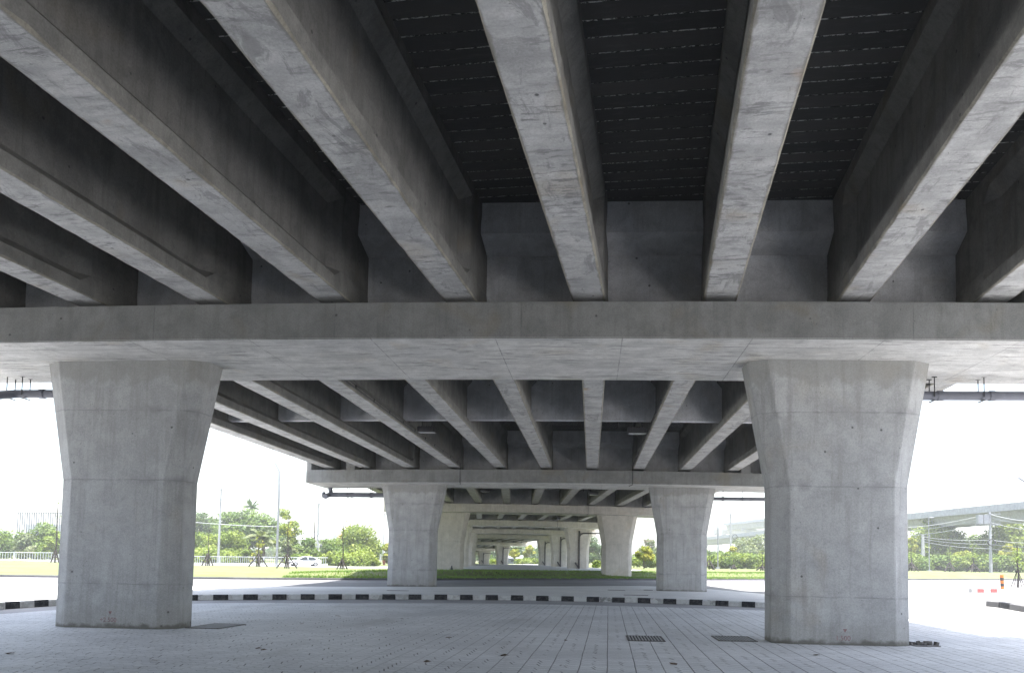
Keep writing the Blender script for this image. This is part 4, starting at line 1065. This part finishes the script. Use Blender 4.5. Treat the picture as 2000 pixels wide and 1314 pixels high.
# ------------------------------------------------------------------ buildings and far viaducts
def slatted(px0, px1, pt, pb, Y, label):
    a = at(px0, pb, Y); b = at(px1, pt, Y); root = empty('slatted_building', (a.x, Y, 0), 0, label, 'building'); w = b.x-a.x; z1 = b.z
    mb = MB(); mb.box((0, 2.5, -.3), (w, 9, z1-2.2)); mb.build('wall', M['greyroof'], root)
    s = MB(); x = 0
    while x < w: s.box((x, 0, 2), (x+.14, .14, z1)); x += .5
    s.box((-.1, -.05, z1), (w+.1, .3, z1+.15)); s.build('slats', M['louver'], root)
slatted(33, 128, 1002, 1026, 150, 'grey building with vertical slats above the shrubs, left of the left near pier')
def house(px, Y, w, d, h, rh, wm, rm, label, rz=0, zb=.3):
    b = at(px, 1100, Y); root = empty('house', (b.x, Y, zb), rz, label, 'house')
    mb = MB(); mb.box((-w/2, 0, 0), (w/2, d, h)); mb.build('wall', wm, root)
    r = MB(); r.loft([[(-w/2-.4, -.4, h), (-w/2-.4, d+.4, h), (-w/2-.4, d/2, h+rh)], [(w/2+.4, -.4, h), (w/2+.4, d+.4, h), (w/2+.4, d/2, h+rh)]]); r.build('roof', rm, root)
    for k in range(3):
        q = MB(); x = -w/2+w*(k+.5)/3; q.box((x-.5, -.04, h*.35), (x+.5, .02, h*.75)); q.build('window', M['carglass'], root)
    return root
house(600, 215, 12, 9, 6.2, 2., M['wall'], M['greyroof'], 'far building with pale grey roof behind the dead bare tree')
house(641, 225, 5, 6, 6.8, 1.6, M['wall'], M['redroof'], 'far small house with a red roof behind the green trees')
house(1001, 262, 6.0, 5, 2.0, .9, M['louver'], M['greyroof'], 'small far shed with a low grey roof seen under the last caps')

def viaduct(path, z, w, label, par=1.2, beam=2.4, piers=()):
    root = empty('flyover', (path[0][0], path[0][1], 0), 0, label, 'flyover'); P = [Vector(p) for p in path]; O = P[0]
    ps = smooth_line(P, 5); N = []
    for i, p in enumerate(ps):
        d = (ps[min(i+1, len(ps)-1)]-ps[max(i-1, 0)]).normalized(); N.append(Vector((-d.y, d.x)))
    def L(i, off, zz, zo=0): return (ps[i].x+N[i].x*off-O.x, ps[i].y+N[i].y*off-O.y, zz+zo)
    zf = z if callable(z) else (lambda i: z)
    mb = MB(); mb.loft([[L(i, -w, zf(i)), L(i, w, zf(i)), L(i, w, zf(i)+.4), L(i, -w, zf(i)+.4)] for i in range(len(ps))]); mb.build('deck_slab', M['viaduct'], root)
    for sg in (-1, 1):
        p = MB(); p.loft([[L(i, sg*(w+.05), zf(i)-.1), L(i, sg*(w+.05), zf(i)+par), L(i, sg*(w-.2), zf(i)+par), L(i, sg*(w-.25), zf(i)-.1)] for i in range(len(ps))]); p.build('parapet', M['viaduct'], root)
    g_ = MB(); g_.loft([[L(i, -w*.75, zf(i)-.02), L(i, -w*.55, zf(i)-beam), L(i, w*.55, zf(i)-beam), L(i, w*.75, zf(i)-.02)] for i in range(len(ps))]); g_.build('girder', M['viaduct'], root)
    for k in piers:
        q = MB(); x, y = L(k, 0, 0)[:2]; q.box((x-1.1, y-.9, -.4), (x+1.1, y+.9, zf(k)-beam-1.0)); q.box((x-w*.75, y-1.0, zf(k)-beam-1.0), (x+w*.75, y+1.0, zf(k)-beam+.02)); q.build('pier', M['viaduct'], root)
a1, a2, a3, a4 = at(1375, 1100, 353), at(1490, 1100, 277), at(1768, 1100, 178), at(2000, 1100, 141)
b5 = a4+(a4-a3)*1.2; ztop = at(1768, 1003, 178).z
viaduct([(a1.x-3, 420), (a1.x+6, 353), (a2.x+6, 277), (a3.x+6, 178), (a4.x+6, 141), (b5.x+6, b5.y)], ztop-1.25, 5.5, 'long grey flyover crossing the sky behind the trees on the right', 1.25, 1.9, (3, 8))
c1 = at(1396, 1028, 480); c2 = at(1442, 1028, 480); c3 = at(1600, 1032, 420)
viaduct([(c1.x, 480), (c2.x, 480), (c3.x+10, 470)], c1.z-2, 5, 'farther pale flyover above the hedge right of the second row right pier', 1.3, 2.4, (2, 7))
c1 = at(1430, 1019, 430); c3 = at(1520, 1026, 380)
viaduct([(c1.x, 430), ((c1.x+c3.x)/2, 405), (c3.x, 380), (c3.x+40, 340)], c1.z-2, 5, 'farther high ramp beside the pale utility pole', 1.3, 2.6, (4,))
pn = at(1407, 1100, 470); py = empty('sign_pylon', (pn.x, 470, 0), 0, 'far tall pylon rising over the farther pale flyover', 'pylon')
q = MB(); q.box((-.8, -.8, 0), (.8, .8, at(1407, 1006, 470).z)); q.build('mast', M['viaduct'], py)
q = MB(); q.box((-1.6, -1, at(1407, 1018, 470).z), (1.6, 1, at(1407, 1006, 470).z+.5)); q.build('panel', M['viaduct'], py)
mp = at(750, 1103, 150); mp_ = empty('marker_post', (mp.x, 150, hill(mp.x, 150)), 0, 'small reddish brown post at the left edge of the second row left pier', 'post')
q = MB(); q.box((-.22, -.2, 0), (.22, .2, .5)); q.box((-.3, -.25, .5), (.3, .25, 1.1)); q.build('body', M['redroof'], mp_, bevel=.04)

# ------------------------------------------------------------------ haze
HAZE = .0006
if HAZE > 0:
    hm = bpy.data.materials.new('haze'); hm.use_nodes = True; nt = hm.node_tree; nt.nodes.clear()
    vo = nt.nodes.new('ShaderNodeVolumePrincipled'); vo.inputs['Color'].default_value = (.93, .96, 1, 1); vo.inputs['Density'].default_value = HAZE; vo.inputs['Anisotropy'].default_value = .3
    oo = nt.nodes.new('ShaderNodeOutputMaterial'); nt.links.new(vo.outputs[0], oo.inputs['Volume'])
    hb = MB(); hb.box((-930, -330, -1.1), (930, 1630, 32)); tag(hb.build('haze', hm), 'thin pale haze filling the air', 'haze', kind='stuff')
